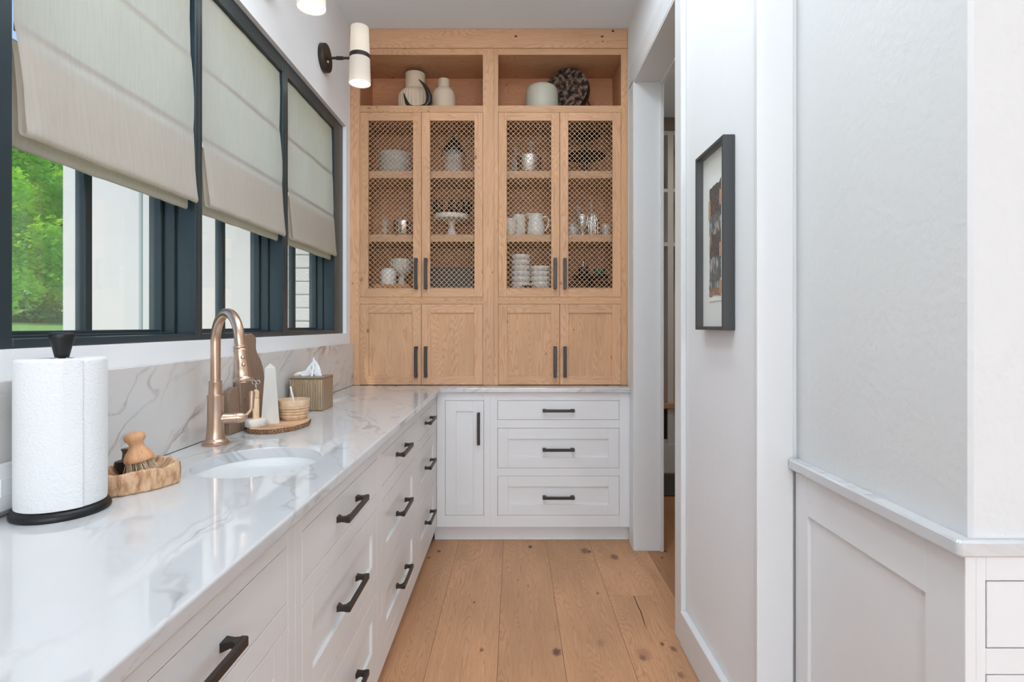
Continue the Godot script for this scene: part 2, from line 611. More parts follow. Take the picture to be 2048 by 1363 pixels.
	M.rough_oak.heightmap_texture = noise_tex(noise(0.03, 64, 4), 256)
	M.rough_oak.heightmap_scale = 0.3
	M.hide = mat(Color.WHITE, 0.95)
	M.hide.albedo_texture = noise_tex(noise(0.016, 65, 6), 512, ramp([[0.2, srgb(26, 19, 15)], [0.42, srgb(66, 50, 40)], [0.56, srgb(112, 90, 77)], [0.8, srgb(160, 136, 120)]]))
	M.hide.detail_enabled = true
	M.hide.detail_blend_mode = BaseMaterial3D.BLEND_MODE_MUL
	M.hide.detail_albedo = noise_tex(noise(0.12, 66, 3), 512, ramp([[0.3, srgb(150, 140, 132)], [0.7, srgb(255, 252, 248)]]))
	M.hide.uv1_scale = Vector3(1, 1, 1)
	M.shade = mat(srgb(234, 229, 222), 0.9)
	M.shade.backlight_enabled = true
	M.shade.backlight = Color(0.9, 0.87, 0.82)
	M.shade.emission_enabled = true
	M.shade.emission = srgb(255, 248, 240)
	M.shade.emission_energy_multiplier = 0.06
	M.glow = mat(Color.WHITE, 0.6)
	M.glow.emission_enabled = true
	M.glow.emission = srgb(255, 250, 244)
	M.glow.emission_energy_multiplier = 1.0
	M.globe = mat(Color.WHITE, 0.3)
	M.globe.emission_enabled = true
	M.globe.emission = srgb(230, 243, 255)
	M.globe.emission_energy_multiplier = 0.8
	M.panel_glow = mat(Color.WHITE, 0.6)
	M.panel_glow.emission_enabled = true
	M.panel_glow.emission = srgb(230, 243, 255)
	M.panel_glow.emission_energy_multiplier = 1.0
	M.brass_dark = mat(srgb(120, 104, 82), 0.38, 0.8)
	M.brass_dull = mat(srgb(182, 164, 138), 0.36, 0.8)
	M.pewter = mat(srgb(70, 70, 70), 0.3, 0.8)
	M.beige = mat(srgb(206, 194, 182), 0.8)
	M.slate_frame = mat(srgb(70, 71, 72), 0.5)
	M.mat_board = mat(srgb(228, 228, 222), 0.9)
	M.paper_cream = mat(srgb(232, 232, 226), 0.9)
	M.copper_foil = mat(srgb(196, 160, 124), 0.45, 0.3)
	for e in [["collage_net", 0, srgb(44, 36, 34), srgb(168, 146, 126)], ["collage_grey", 1, srgb(78, 78, 78), srgb(176, 174, 170)], ["collage_rust", 2, srgb(128, 92, 70), srgb(196, 168, 140)]]:
		M[e[0]] = mat(Color.WHITE, 0.8)
		M[e[0]].albedo_texture = collage(e[1], e[2], e[3])
		M[e[0]].uv1_scale = Vector3(5, 5, 1)
	# outside
	M.render = mat(srgb(238, 227, 228), 0.8)
	M.brick = mat(srgb(238, 228, 229), 0.85)
	bump(M.brick, noise_tex(noise(0.05, 81, 4), 256), 0.3, 5.0)
	M.mortar = mat(srgb(222, 214, 214), 0.95)
	M.downpipe = mat(srgb(188, 194, 194), 0.5)
	M.lawn = mat(Color.WHITE, 1.0)
	M.lawn.albedo_texture = noise_tex(noise(0.06, 82, 4), 512, ramp([[0.3, srgb(108, 148, 52)], [0.6, srgb(150, 190, 76)]]))
	M.lawn.uv1_triplanar = true
	M.lawn.uv1_world_triplanar = true
	M.lawn.uv1_scale = Vector3.ONE * 0.6
	M.trunk = mat(srgb(96, 76, 60), 0.95)
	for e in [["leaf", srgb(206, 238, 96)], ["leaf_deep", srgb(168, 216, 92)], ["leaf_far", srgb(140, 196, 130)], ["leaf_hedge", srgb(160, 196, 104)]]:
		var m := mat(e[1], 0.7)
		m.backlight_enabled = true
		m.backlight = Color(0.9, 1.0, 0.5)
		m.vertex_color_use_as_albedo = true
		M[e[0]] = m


# ---------------------------------------------------------------- the scene

func _ready() -> void:
	rng.seed = 7
	var cam := Camera3D.new()
	cam.name = "camera"
	add_child(cam)
	cam.position = Vector3(0, EYE, 0)
	cam.projection = Camera3D.PROJECTION_FRUSTUM
	cam.near = 0.05
	cam.far = 200.0
	cam.size = 1363.0 / 1083.0 * 0.05
	cam.frustum_offset = Vector2(-4.0, -31.5) / 1083.0 * 0.05
	cam.current = true
	var we := WorldEnvironment.new()
	we.name = "environment"
	var env := Environment.new()
	env.background_mode = Environment.BG_SKY
	var sky := Sky.new()
	var sm := ProceduralSkyMaterial.new()
	sm.sky_top_color = srgb(112, 152, 210)
	sm.sky_horizon_color = srgb(212, 220, 228)
	sm.ground_horizon_color = srgb(190, 205, 200)
	sm.ground_bottom_color = srgb(120, 130, 110)
	sm.sky_energy_multiplier = 1.0
	sky.sky_material = sm
	env.sky = sky
	env.background_energy_multiplier = 1.8
	env.tonemap_mode = Environment.TONE_MAPPER_LINEAR
	env.tonemap_exposure = 1.04
	env.sdfgi_enabled = true
	env.ssao_enabled = true
	env.ssil_enabled = true
	we.environment = env
	add_child(we)
	var sun := DirectionalLight3D.new()
	sun.name = "sun"
	sun.light_color = srgb(255, 248, 236)
	sun.light_energy = 0.88
	sun.light_angular_distance = 1.0
	sun.shadow_enabled = true
	sun.sky_mode = DirectionalLight3D.SKY_MODE_LIGHT_ONLY
	add_child(sun)
	sun.look_at_from_position(Vector3.ZERO, Vector3(0.35, -1.0, -0.9), Vector3.UP)
	make_materials()
	# flush ceiling lights of the kitchen, all behind and above the picture
	ceiling_light(0.2, 1.45, 0.30, 2.50, 1.6, "long slim white ceiling light along the pantry")
	ceiling_light(-0.42, 1.05, 0.30, 1.40, 1.3, "short slim white ceiling light over the counter")
	ceiling_light(0.3, -3.0, 1.2, 1.2, 1.3, "square white ceiling light of the kitchen")
	ceiling_light(1.55, 3.4, 0.5, 0.5, 0.75, "small white ceiling light in the hall", srgb(255, 238, 220))
	globe_pendant(-0.72, 2.05, -5.0, 2.45, "left opal glass globe pendant of the three in the kitchen")
	globe_pendant(0.5, 2.05, -5.0, 2.45, "middle opal glass globe pendant of the three in the kitchen")
	globe_pendant(1.8, 2.05, -5.0, 2.45, "right opal glass globe pendant of the three in the kitchen")
	room()
	outside()
	windows()
	counter()
	display_cabinet()
	sconce(2.82, "linen shaded wall sconce beside the oak cabinet, whole in view")
	sconce(2.147, "linen shaded wall sconce cut off by the top of the photo")
	picture()
	on_the_counter()
	in_the_cabinet()
	hall()


func ceiling_light(x: float, d: float, w: float, l: float, energy: float, label: String, tone := Color(0.902, 0.953, 1.0)) -> void:
	var t := thing("ceiling_light", label, "ceiling light", P(x, 3.048, d))
	var f := MB.new()
	for s in [-1.0, 1.0]:
		add_box(f, P(x + s * (w / 2 + 0.012) - 0.012, 3.046, d - l / 2 - 0.024), P(x + s * (w / 2 + 0.012) + 0.012, 3.078, d + l / 2 + 0.024))
		add_box(f, P(x - w / 2, 3.046, d + s * (l / 2 + 0.012) - 0.012), P(x + w / 2, 3.078, d + s * (l / 2 + 0.012) + 0.012))
	part("light_frame", f, M.trim, t)
	part("diffuser", bx(P(x - w / 2, 3.056, d - l / 2), P(x + w / 2, 3.070, d + l / 2)), M.panel_glow, t)
	var a := AreaLight3D.new()
	a.name = "lamp"
	a.area_size = Vector2(w, l)
	a.light_energy = energy
	a.light_color = tone
	a.area_range = 12.0
	a.area_attenuation = 2.0
	a.shadow_enabled = true
	t.add_child(a)
	a.position = Vector3(0, -0.002, 0)
	a.rotation = Vector3(-PI / 2, 0, 0)


func globe_pendant(x: float, h: float, d: float, energy: float, label: String) -> void:
	var t := thing("globe_pendant", label, "pendant light", P(x, h, d), "opal globe pendants")
	var m := MB.new()
	m.ball(P(x, h, d), 0.14, 28)
	part("globe", m, M.globe, t)
	m = MB.new()
	m.tube([P(x, h + 0.14, d), P(x, 3.06, d)], 0.005, 8)
	m.lathe(pts([0.03, 0.132, 0.03, 0.16, 0.012, 0.17, 0.0, 0.17]), P(x, h, d), 20)
	m.lathe(pts([0.0, 3.055, 0.055, 3.055, 0.06, 3.06, 0.06, 3.077]), P(x, 0, d), 24)
	part("stem", m, M.bronze, t)
	var l := OmniLight3D.new()
	l.name = "lamp"
	l.light_color = srgb(230, 243, 255)
	l.light_energy = energy
	l.light_size = 0.13
	l.omni_range = 14.0
	l.omni_attenuation = 2.0
	l.shadow_enabled = true
	t.add_child(l)


func room() -> void:
	# floor: a slab with separate boards on it
	var fl := struct("floor", bx(P(-1.0, -0.12, -6.6), P(3.7, -0.016, 5.4), 0.0), M.gap, "oak board floor")
	var seams := [-1.006, -0.838, -0.582, -0.326, -0.062, 0.190, 0.446, 0.700]
	var joints := [[1.0, 3.0], [0.2, 2.4], [0.9, 5.0], [0.6, 5.0], [2.27, 4.2], [1.0, 2.94], [0.9, 2.563]]
	for i in seams.size() - 1:
		var cuts := [-3.65, -1.6]
		cuts.append_array(joints[i])
		cuts.append(5.3)
		for k in cuts.size() - 1:
			if cuts[k + 1] > -3.0 and (cuts[k] < 3.7) and (cuts[k + 1] > 0.3):
				plank(fl, seams[i], seams[i + 1], cuts[k], minf(cuts[k + 1], 3.66), i)
	# the boards of the kitchen to the right and behind, in the hall and the threshold
	for i in 11:
		plank(fl, 0.700 + i * 0.256, 0.700 + (i + 1) * 0.256, -3.6, 0.9, i + 2)
		plank(fl, 0.700 + i * 0.256, 0.700 + (i + 1) * 0.256, -6.5, -3.6, i + 4)
	for i in 7:
		plank(fl, -1.006 + i * 0.2437, -1.006 + (i + 1) * 0.2437, -3.6, 0.3, i)
		plank(fl, -1.006 + i * 0.2437, -1.006 + (i + 1) * 0.2437, -6.5, -3.6, i + 1)
	var th := MB.new()
	th.box(P(0.700, -0.016, 3.07), P(0.757, 0.002, 1.55), 0.003, 2, Vector2(0.582, -1.3) * Vector2(1, 1), true)
	var tp := part("threshold", th, M.floor, fl, "oak threshold strip of the doorway")
	tp.set_meta("kind", "structure")
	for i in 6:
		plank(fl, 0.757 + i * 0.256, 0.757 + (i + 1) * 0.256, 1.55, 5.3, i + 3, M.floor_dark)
	var crack := MB.new()
	crack.prism(PackedVector2Array([Vector2(0.5655, 2.56), Vector2(0.5685, 2.56), Vector2(0.5665, 2.47), Vector2(0.569, 2.42), Vector2(0.5625, 2.34), Vector2(0.557, 2.27), Vector2(0.559, 2.34), Vector2(0.5645, 2.42), Vector2(0.5625, 2.47)]), 0.0, 0.0008, 0.0)
	for i in crack.v.size():
		crack.v[i] = P(crack.v[i].x, crack.v[i].z, crack.v[i].y)
		crack.n[i] = Vector3.UP
	part("crack", crack, M.crack, fl, "long dark crack in a board by the doorway")
	struct("ceiling", bx(P(-1.16, 3.078, -6.6), P(3.9, 3.2, 5.4), 0.0), M.ceiling, "plain white ceiling")
	# left wall, with the opening of the windows
	var w := MB.new()
	add_box(w, P(-1.16, -0.12, -6.6), P(-0.997, 1.231, 3.67), 0.0)
	add_box(w, P(-1.16, 2.4586, -6.6), P(-0.997, 3.078, 3.67), 0.0)
	add_box(w, P(-1.16, 1.231, -6.6), P(-0.997, 2.4586, 0.97), 0.0)
	add_box(w, P(-1.16, 1.231, 3.219), P(-0.997, 2.4586, 3.67), 0.0)
	struct("wall_left", w, M.wall, "white wall with the black windows")
	struct("wall_back", bx(P(-1.16, -0.12, 3.67), P(0.69, 3.078, 3.80), 0.0), M.wall, "white wall behind the oak cabinet")
	# right wall and the doorway
	w = MB.new()
	add_box(w, P(0.69, -0.12, 1.50), P(0.833, 3.078, 2.246), 0.0)
	add_box(w, P(0.69, 2.676, 2.246), P(0.833, 3.078, 3.085), 0.0)
	add_box(w, P(0.69, -0.12, 3.085), P(0.833, 3.078, 5.3), 0.0)
	struct("wall_right", w, M.wall, "white wall with the framed picture and the doorway")
	var j := struct("trim_1", bx(P(0.680, -0.0, 3.071), P(0.833, 2.676, 3.085), 0.001), M.trim, "white jamb and casing of the doorway")
	part("head_jamb", bx(P(0.680, 2.656, 2.246), P(0.833, 2.676, 3.071), 0.001), M.trim, j)
	part("door_stop", bx(P(0.826, 0.0, 3.055), P(0.846, 2.656, 3.085), 0.002), M.trim, j)
	part("door_stop", bx(P(0.826, 2.64, 2.246), P(0.846, 2.656, 3.055), 0.002), M.trim, j)
	var cas := MB.new()
	add_box(cas, P(0.678, 0.0, 3.079), P(0.69, 2.676, 3.19), 0.002)
	add_box(cas, P(0.678, 2.664, 2.15), P(0.69, 2.775, 3.19), 0.002)
	add_box(cas, P(0.668, 0.0, 2.165), P(0.69, 2.676, 2.25), 0.003)
	part("casing", cas, M.trim, j)
	struct("trim_2", bx(P(0.668, 0.0, 1.487), P(0.7675, 3.078, 1.512), 0.002), M.trim, "white board on the end of the right wall")
	struct("baseboard_right", bx(P(0.664, 0.0, 1.512), P(0.69, 0.14, 2.165), 0.004), M.trim, "white baseboard under the picture")
	# the plaster block
	struct("wall_plaster", bx(P(0.782, 0.90, 0.928), P(3.7, 3.078, 1.56), 0.006), M.plaster, "rough white plaster wall above the marble ledge")
	w = MB.new()
	add_box(w, P(0.84, -0.12, 1.40), P(3.7, 0.90, 1.56), 0.0)
	struct("wall_behind_cabinet", w, M.wall, "white wall behind the low cabinet")
	struct("wall_rear", bx(P(-1.16, -0.12, -6.65), P(3.85, 3.078, -6.5), 0.0), M.wall, "white kitchen wall behind the viewer")
	struct("wall_far_right", bx(P(3.7, -0.12, -6.6), P(3.85, 3.078, 1.56), 0.0), M.wall, "white kitchen wall far to the right")
	# low cabinet with the marble ledge
	var c := thing("low_cabinet", "white panelled cabinet end and drawers under the marble ledge", "cabinet", P(1.1, 0.0, 1.17))
	var f := MB.new()
	add_box(f, P(0.772, 0.0, 0.926), P(0.79, 0.884, 1.017), 0.001)
	add_box(f, P(0.772, 0.0, 1.4226), P(0.79, 0.884, 1.485), 0.001)
	add_box(f, P(0.772, 0.777, 1.017), P(0.79, 0.884, 1.4226), 0.001)
	add_box(f, P(0.772, 0.0, 1.017), P(0.79, 0.16, 1.4226), 0.001)
	add_box(f, P(0.790, 0.0, 0.926), P(0.807, 0.884, 0.945), 0.001)
	for h in [[0.8423, 0.884], [0.682, 0.7257], [0.40, 0.44], [0.0, 0.16]]:
		add_box(f, P(0.807, h[0], 0.926), P(1.46, h[1], 0.945), 0.001)
	add_box(f, P(1.40, 0.0, 0.926), P(1.46, 0.884, 0.945), 0.001)
	add_box(f, P(1.46, 0.0, 0.926), P(3.69, 0.884, 0.945), 0.001)
	part("cabinet_frame", f, M.paint, c)
	part("end_panel", bx(P(0.780, 0.16, 1.017), P(0.795, 0.777, 1.4226), 0.0005), M.paint, c)
	for h in [[0.7277, 0.8403], [0.442, 0.680], [0.162, 0.398]]:
		var dr := part("drawer", bx(P(0.809, h[0], 0.926), P(1.398, h[1], 0.944), 0.0012), M.paint, c)
		part("handle", pull(0.16, Transform3D(Basis.IDENTITY, P(1.10, (h[0] + h[1]) / 2, 0.926))), M.bronze, dr, "dark bronze bar pull")
	var lg := MB.new()
	lg.xf = Transform3D(Basis(Vector3(1, 0, 0), Vector3(0, 0, -1), Vector3(0, 1, 0)), Vector3.ZERO)
	var lp := PackedVector2Array([Vector2(0.752, 1.482)])
	for i in 7:
		var a := PI + i * PI / 12
		lp.append(Vector2(0.764 + cos(a) * 0.012, 0.926 + sin(a) * 0.012))
	lp.append_array(PackedVector2Array([Vector2(3.69, 0.914), Vector2(3.69, 0.9278), Vector2(0.7818, 0.9278), Vector2(0.7818, 1.482)]))
	lg.prism(lp, 0.8856, 0.914, 0.004)
	single("ledge", lg, M.marble, "narrow white marble ledge capping the low cabinet", "ledge")


func plank(fl: Node3D, x0: float, x1: float, d0: float, d1: float, col: int, m: Material = null) -> void:
	var k := MB.new()
	# the sheet is laid so that x = -0.582 and d = 1.3 fall on its corner
	k.box(P(x0 + 0.0004, -0.016, d1 - 0.0004), P(x1 - 0.0004, 0.0, d0 + 0.0004), 0.0008, 2, Vector2(0.582, 0), true)
	for i in k.uv.size():
		k.uv[i] = Vector2(k.uv[i].x, -k.uv[i].y - 1.3)
	part("plank", k, m if m else M.floor, fl)


# a bar pull: local x along the bar, z out of the face
func pull(l: float, xf: Transform3D, w := 0.017) -> MB:
	var m := MB.new()
	m.xf = xf
	m.box(Vector3(-l / 2, -w / 2, 0.026), Vector3(l / 2, w / 2, 0.035), 0.0018)
	for s in [-1.0, 1.0]:
		# flared foot: wide where it meets the bar, waisted, wide again at the face
		var rows := [[0.0, 0.011, 0.0075], [0.003, 0.0105, 0.007], [0.012, 0.0065, 0.0055], [0.020, 0.008, 0.006], [0.0265, 0.013, w / 2 - 0.0005]]
		for i in rows.size() - 1:
			var a: Array = rows[i]
			var b: Array = rows[i + 1]
			var ca: float = s * (l / 2 - a[1])
			var cb: float = s * (l / 2 - b[1])
			var A := [Vector3(ca - a[1], -a[2], a[0]), Vector3(ca + a[1], -a[2], a[0]), Vector3(ca + a[1], a[2], a[0]), Vector3(ca - a[1], a[2], a[0])]
			var B := [Vector3(cb - b[1], -b[2], b[0]), Vector3(cb + b[1], -b[2], b[0]), Vector3(cb + b[1], b[2], b[0]), Vector3(cb - b[1], b[2], b[0])]
			var N := [Vector3(0, -1, 0), Vector3(1, 0, 0), Vector3(0, 1, 0), Vector3(-1, 0, 0)]
			for k in 4:
				m.quad(A[k], A[(k + 1) % 4], B[(k + 1) % 4], B[k], N[k])
	return m


func outside() -> void:
	var w := MB.new()
	var g := MB.new()
	# ground that climbs gently away from the house
	var xs := [-1.0, -2.6, -4.2, -6.0, -9.0, -12.5, -16.0, -26.0, -60.0]
	var hs := [-0.2, -0.1, 0.62, 1.16, 1.26, 1.36, 1.47, 1.9, 2.4]
	for i in xs.size() - 1:
		var nn := Vector3(hs[i] - hs[i + 1], xs[i] - xs[i + 1], 0).normalized()
		if nn.y < 0: nn = -nn
		g.quad(P(xs[i], hs[i], -20), P(xs[i + 1], hs[i + 1], -20), P(xs[i + 1], hs[i + 1], 70), P(xs[i], hs[i], 70), nn)
		g.quad(P(xs[i], hs[i] - 0.3, -20), P(xs[i + 1], hs[i + 1] - 0.3, -20), P(xs[i + 1], hs[i + 1] - 0.3, 70), P(xs[i], hs[i] - 0.3, 70), -nn)
	struct("ground", g, M.lawn, "green lawn outside the window")
	# wing of the house that stands out beyond the last window
	var t := thing("house_wing", "white wing of the house outside the windows, panelled with a painted brick part", "house wall", P(-2.1, -0.2, 3.7))
	add_box(w, P(-2.96, -0.2, 3.62), P(-1.62, 4.2, 3.9), 0.0)
	part("wall_panel", w, M.render, t)
	part("corner_board", bx(P(-2.985, -0.2, 3.58), P(-2.86, 4.2, 3.92), 0.004), M.render, t)
	part("trim_board", bx(P(-2.46, -0.2, 3.585), P(-2.34, 4.2, 3.62), 0.004), M.render, t)
	var dp := MB.new()
	dp.tube([P(-2.478, -0.2, 3.60), P(-2.478, 4.2, 3.60)], 0.014, 12)
	part("downpipe", dp, M.downpipe, t)
	part("mortar", bx(P(-1.62, -0.2, 3.63), P(-1.16, 4.2, 3.9), 0.0), M.mortar, t)
	var hh := 0.6
	var row := 0
	while hh < 2.9:
		var x := -1.69 - (0.11 if row % 2 else 0.0)
		while x < -1.17:
			var a := maxf(x, -1.618)
			var b := minf(x + 0.212, -1.162)
			if b - a > 0.03:
				var bm := MB.new()
				var jit := rng.randf_range(-0.003, 0.003)
				bm.box(P(a, hh, 3.64), P(b, hh + 0.0825 + rng.randf_range(-0.002, 0.002), 3.617 + jit), 0.005)
				part("brick", bm, M.brick, t)
			x += 0.22
		hh += 0.0885
		row += 1
	# eaves over the windows
	var e := MB.new()
	add_box(e, P(-1.45, 2.75, -6.6), P(-1.16, 2.85, 3.58), 0.0)
	add_box(e, P(-1.47, 2.70, -6.6), P(-1.45, 2.90, 3.58), 0.002)
	struct("trim_3", e, M.render, "white eaves above the windows")
	tree(-11.9, 12.2, 1.3, 5.4, 3.1, 34000, M.leaf, "bright green leafy tree nearest the window", 3)
	tree(-14.2, 16.6, 1.45, 5.6, 3.4, 24000, M.leaf_deep, "deeper green tree behind the bright one", 5)
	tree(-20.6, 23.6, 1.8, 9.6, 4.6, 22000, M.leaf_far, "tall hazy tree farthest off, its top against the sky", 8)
	tree(-21.5, 21.0, 1.8, 5.5, 4.0, 16000, M.leaf_deep, "broad tree at the far left edge of the lawn", 13)
	# hedge along the edge of the lawn
	var hg := thing("hedge", "low pale green hedge at the end of the lawn", "hedge", P(-15.5, 1.4, 17.5))
	var k := 9000
	var mm := leaves(k)
	rng.seed = 31
	for i in k:
		var s := rng.randf_range(-6.0, 6.0)
		var hgt := absf(rng.randfn(0.0, 0.25))
		put_leaf(mm, i, Vector3(s * 0.66 + rng.randfn(0, 0.25), minf(hgt, 0.62), s * 0.75 + rng.randfn(0, 0.25)), 1.3)
	leaf_part("hedge_leaves", mm, M.leaf_hedge, hg)


func leaf_part(called: String, mm: MultiMesh, m: Material, t: Node3D) -> void:
	var o := MultiMeshInstance3D.new()
	o.name = called
	o.multimesh = mm
	o.material_override = m
	o.set_meta("kind", "stuff")
	t.add_child(o, true)


func leaves(count: int) -> MultiMesh:
	var m := MB.new()
	# a leaf folded along its rib
	var p := [Vector3(0, 0, 0), Vector3(0.5, 0.12, 0.35), Vector3(0, 0, 1.0), Vector3(-0.5, 0.12, 0.35)]
	var n1 := Vector3(-0.25, 1, 0).normalized()
	var n2 := Vector3(0.25, 1, 0).normalized()
	m.tri(p[0], p[1], p[2], n1, n1, n1)
	m.tri(p[0], p[2], p[3], n2, n2, n2)
	var mm := MultiMesh.new()
	mm.transform_format = MultiMesh.TRANSFORM_3D
	mm.use_colors = true
	mm.mesh = m.mesh(Vector3.ZERO)
	mm.instance_count = count
	return mm


func put_leaf(mm: MultiMesh, i: int, at: Vector3, size := 1.0) -> void:
	var b := Basis.from_euler(Vector3(rng.randf_range(-0.9, 0.9), rng.randf() * TAU, rng.randf_range(-0.9, 0.9)))
	mm.set_instance_transform(i, Transform3D(b.scaled_local(Vector3.ONE * rng.randf_range(0.065, 0.12) * size), at))
	var v := rng.randf_range(0.75, 1.15)
	mm.set_instance_color(i, Color(v * rng.randf_range(0.9, 1.1), v, v * rng.randf_range(0.8, 1.1)))


func tree(x: float, d: float, h: float, height: float, spread: float, count: int, m: Material, label: String, seed_: int) -> void:
	rng.seed = seed_
	var t := thing("tree", label, "tree", P(x, h - 0.1, d), "trees beyond the lawn")
	var tr := MB.new()
	tr.tube([P(x, h - 0.2, d), P(x + 0.05, h + height * 0.3, d), P(x - 0.05, h + height * 0.75, d + 0.1)], [0.2, 0.14, 0.05], 10)
	var clumps := []
	for i in 90:
		var a := rng.randf() * TAU
		var up := rng.randf_range(0.12, 1.0)
		var r := spread * sqrt(rng.randf()) * (1.0 - 0.75 * maxf(0.0, up - 0.45) * 1.5)
		var c := Vector3(cos(a) * r, up * height, sin(a) * r)
		clumps.append([c, rng.randf_range(0.4, 0.9) * spread * 0.19])
		if i < 3:
			tr.tube([P(x, h + height * minf(0.7, up * 0.6), d), P(x, h, d) + c * Vector3(0.35, 0.8, 0.35), P(x, h, d) + c * Vector3(0.6, 1.0, 0.6)], [0.03, 0.02, 0.008], 6)
	part("trunk", tr, M.trunk, t)
	var mm := leaves(count)
	for i in count:
		var c: Array = clumps[rng.randi() % clumps.size()]
		var q := Vector3(rng.randfn(), rng.randfn() * 0.7, rng.randfn())
		q = q.normalized() * pow(rng.randf(), 0.33)
		put_leaf(mm, i, c[0] + q * c[1] * 1.35, 1.0 + spread * 0.12)
	leaf_part("crown", mm, m, t)


func ring_frame(m: MB, d0: float, d1: float, h0: float, h1: float, ws: float, we: float, wb: float, wt: float, xa: float, xb: float, bev := 0.002) -> void:
	# a rectangular frame in the plane of the wall; ws / we are the widths of the near and far stiles
	add_box(m, P(xa, h0, d0), P(xb, h1, d0 + ws), bev)
	add_box(m, P(xa, h0, d1 - we), P(xb, h1, d1), bev)
	add_box(m, P(xa, h0, d0 + ws), P(xb, h0 + wb, d1 - we), bev)
	add_box(m, P(xa, h1 - wt, d0 + ws), P(xb, h1, d1 - we), bev)


func windows() -> void:
	# [outer near, clear near, clear far, outer far]
	var units := [[0.97, 1.099, 1.729, 1.7485], [1.7485, 1.768, 2.384, 2.4105], [2.4105, 2.437, 3.064, 3.218]]
	var words := ["nearest window, the one with trees behind it", "middle window behind the faucet", "farthest window, the one nearest the oak cabinet"]
	for i in 3:
		var u: Array = units[i]
		var f := MB.new()
		ring_frame(f, u[0], u[3], 1.231, 2.4586, u[1] - u[0], u[3] - u[2], 0.020, 0.066, -1.079, -1.017)
		var t := struct("window_%d" % (i + 1), f, M.black, "black framed " + words[i])
		f = MB.new()
		ring_frame(f, u[0] + 0.004, u[3] - 0.004, 1.235, 2.455, u[1] - u[0] + 0.008, u[3] - u[2] + 0.008, 0.022, 0.075, -1.112, -1.0785)
		part("inner_frame", f, M.black, t)
		f = MB.new()
		ring_frame(f, u[0] + 0.008, u[3] - 0.008, 1.237, 2.45, u[1] - u[0] + 0.022, u[3] - u[2] + 0.017, 0.029, 0.10, -1.150, -1.1115)
		var s := part("sash", f, M.black, t)
		var mid: float = (u[1] + u[2]) / 2 + 0.009
		part("mullion_bar", bx(P(-1.146, 1.262, mid - 0.012), P(-1.118, 2.36, mid + 0.015), 0.003), M.black, s)
		part("pane", bx(P(-1.1345, 1.262, u[1] + 0.02), P(-1.1305, 2.36, u[2] - 0.02), 0.0), M.glass, s)
		shade(u[1] + 0.006, u[2] - 0.006, i)


func shade(d0: float, d1: float, i: int) -> void:
	var where := ["nearest", "middle", "farthest"]
	var t := thing("roman_shade", "%s of the three cream linen roman shades on the black windows" % where[i], "roman shade", P(-1.035, 1.648, (d0 + d1) / 2), "cream linen roman shades")
	part("head_rail", bx(P(-1.075, 2.388, d0), P(-1.032, 2.3905, d1), 0.0), M.trim, t)
	rng.seed = 50 + i
	# the cloth seen from its end: down the front, round the bottom, up and down behind in folds
	var prof := [Vector2(-1.030, 2.391), Vector2(-1.030, 2.37), Vector2(-1.0275, 2.31), Vector2(-1.0265, 2.25), Vector2(-1.0255, 2.18), Vector2(-1.0265, 2.138), Vector2(-1.0245, 2.122), Vector2(-1.022, 2.06), Vector2(-1.0205, 2.0), Vector2(-1.0195, 1.94), Vector2(-1.0205, 1.90), Vector2(-1.0185, 1.884), Vector2(-1.013, 1.83), Vector2(-1.008, 1.77), Vector2(-1.0035, 1.715), Vector2(-1.0005, 1.69), Vector2(-0.999, 1.679), Vector2(-1.001, 1.6705), Vector2(-1.0065, 1.6665), Vector2(-1.0125, 1.669), Vector2(-1.0165, 1.68), Vector2(-1.021, 1.75), Vector2(-1.025, 1.83), Vector2(-1.0275, 1.862), Vector2(-1.031, 1.868), Vector2(-1.0345, 1.862), Vector2(-1.036, 1.83), Vector2(-1.034, 1.72), Vector2(-1.033, 1.665), Vector2(-1.035, 1.652), Vector2(-1.040, 1.647), Vector2(-1.045, 1.652), Vector2(-1.047, 1.67), Vector2(-1.049, 1.76), Vector2(-1.050, 1.85)]
	sheet("cloth", prof, d0, d1, 0.0022, t)
	# slats in their pockets, across the back of the cloth
	for h in [2.13, 1.892]:
		var xb := -1.0268 if h > 2.0 else -1.0208
		var pk := MB.new()
		add_box(pk, P(xb - 0.0052, h - 0.010, d0 + 0.004), P(xb - 0.0022, h + 0.010, d1 - 0.004), 0.001)
		part("slat_pocket", pk, M.slat, t)


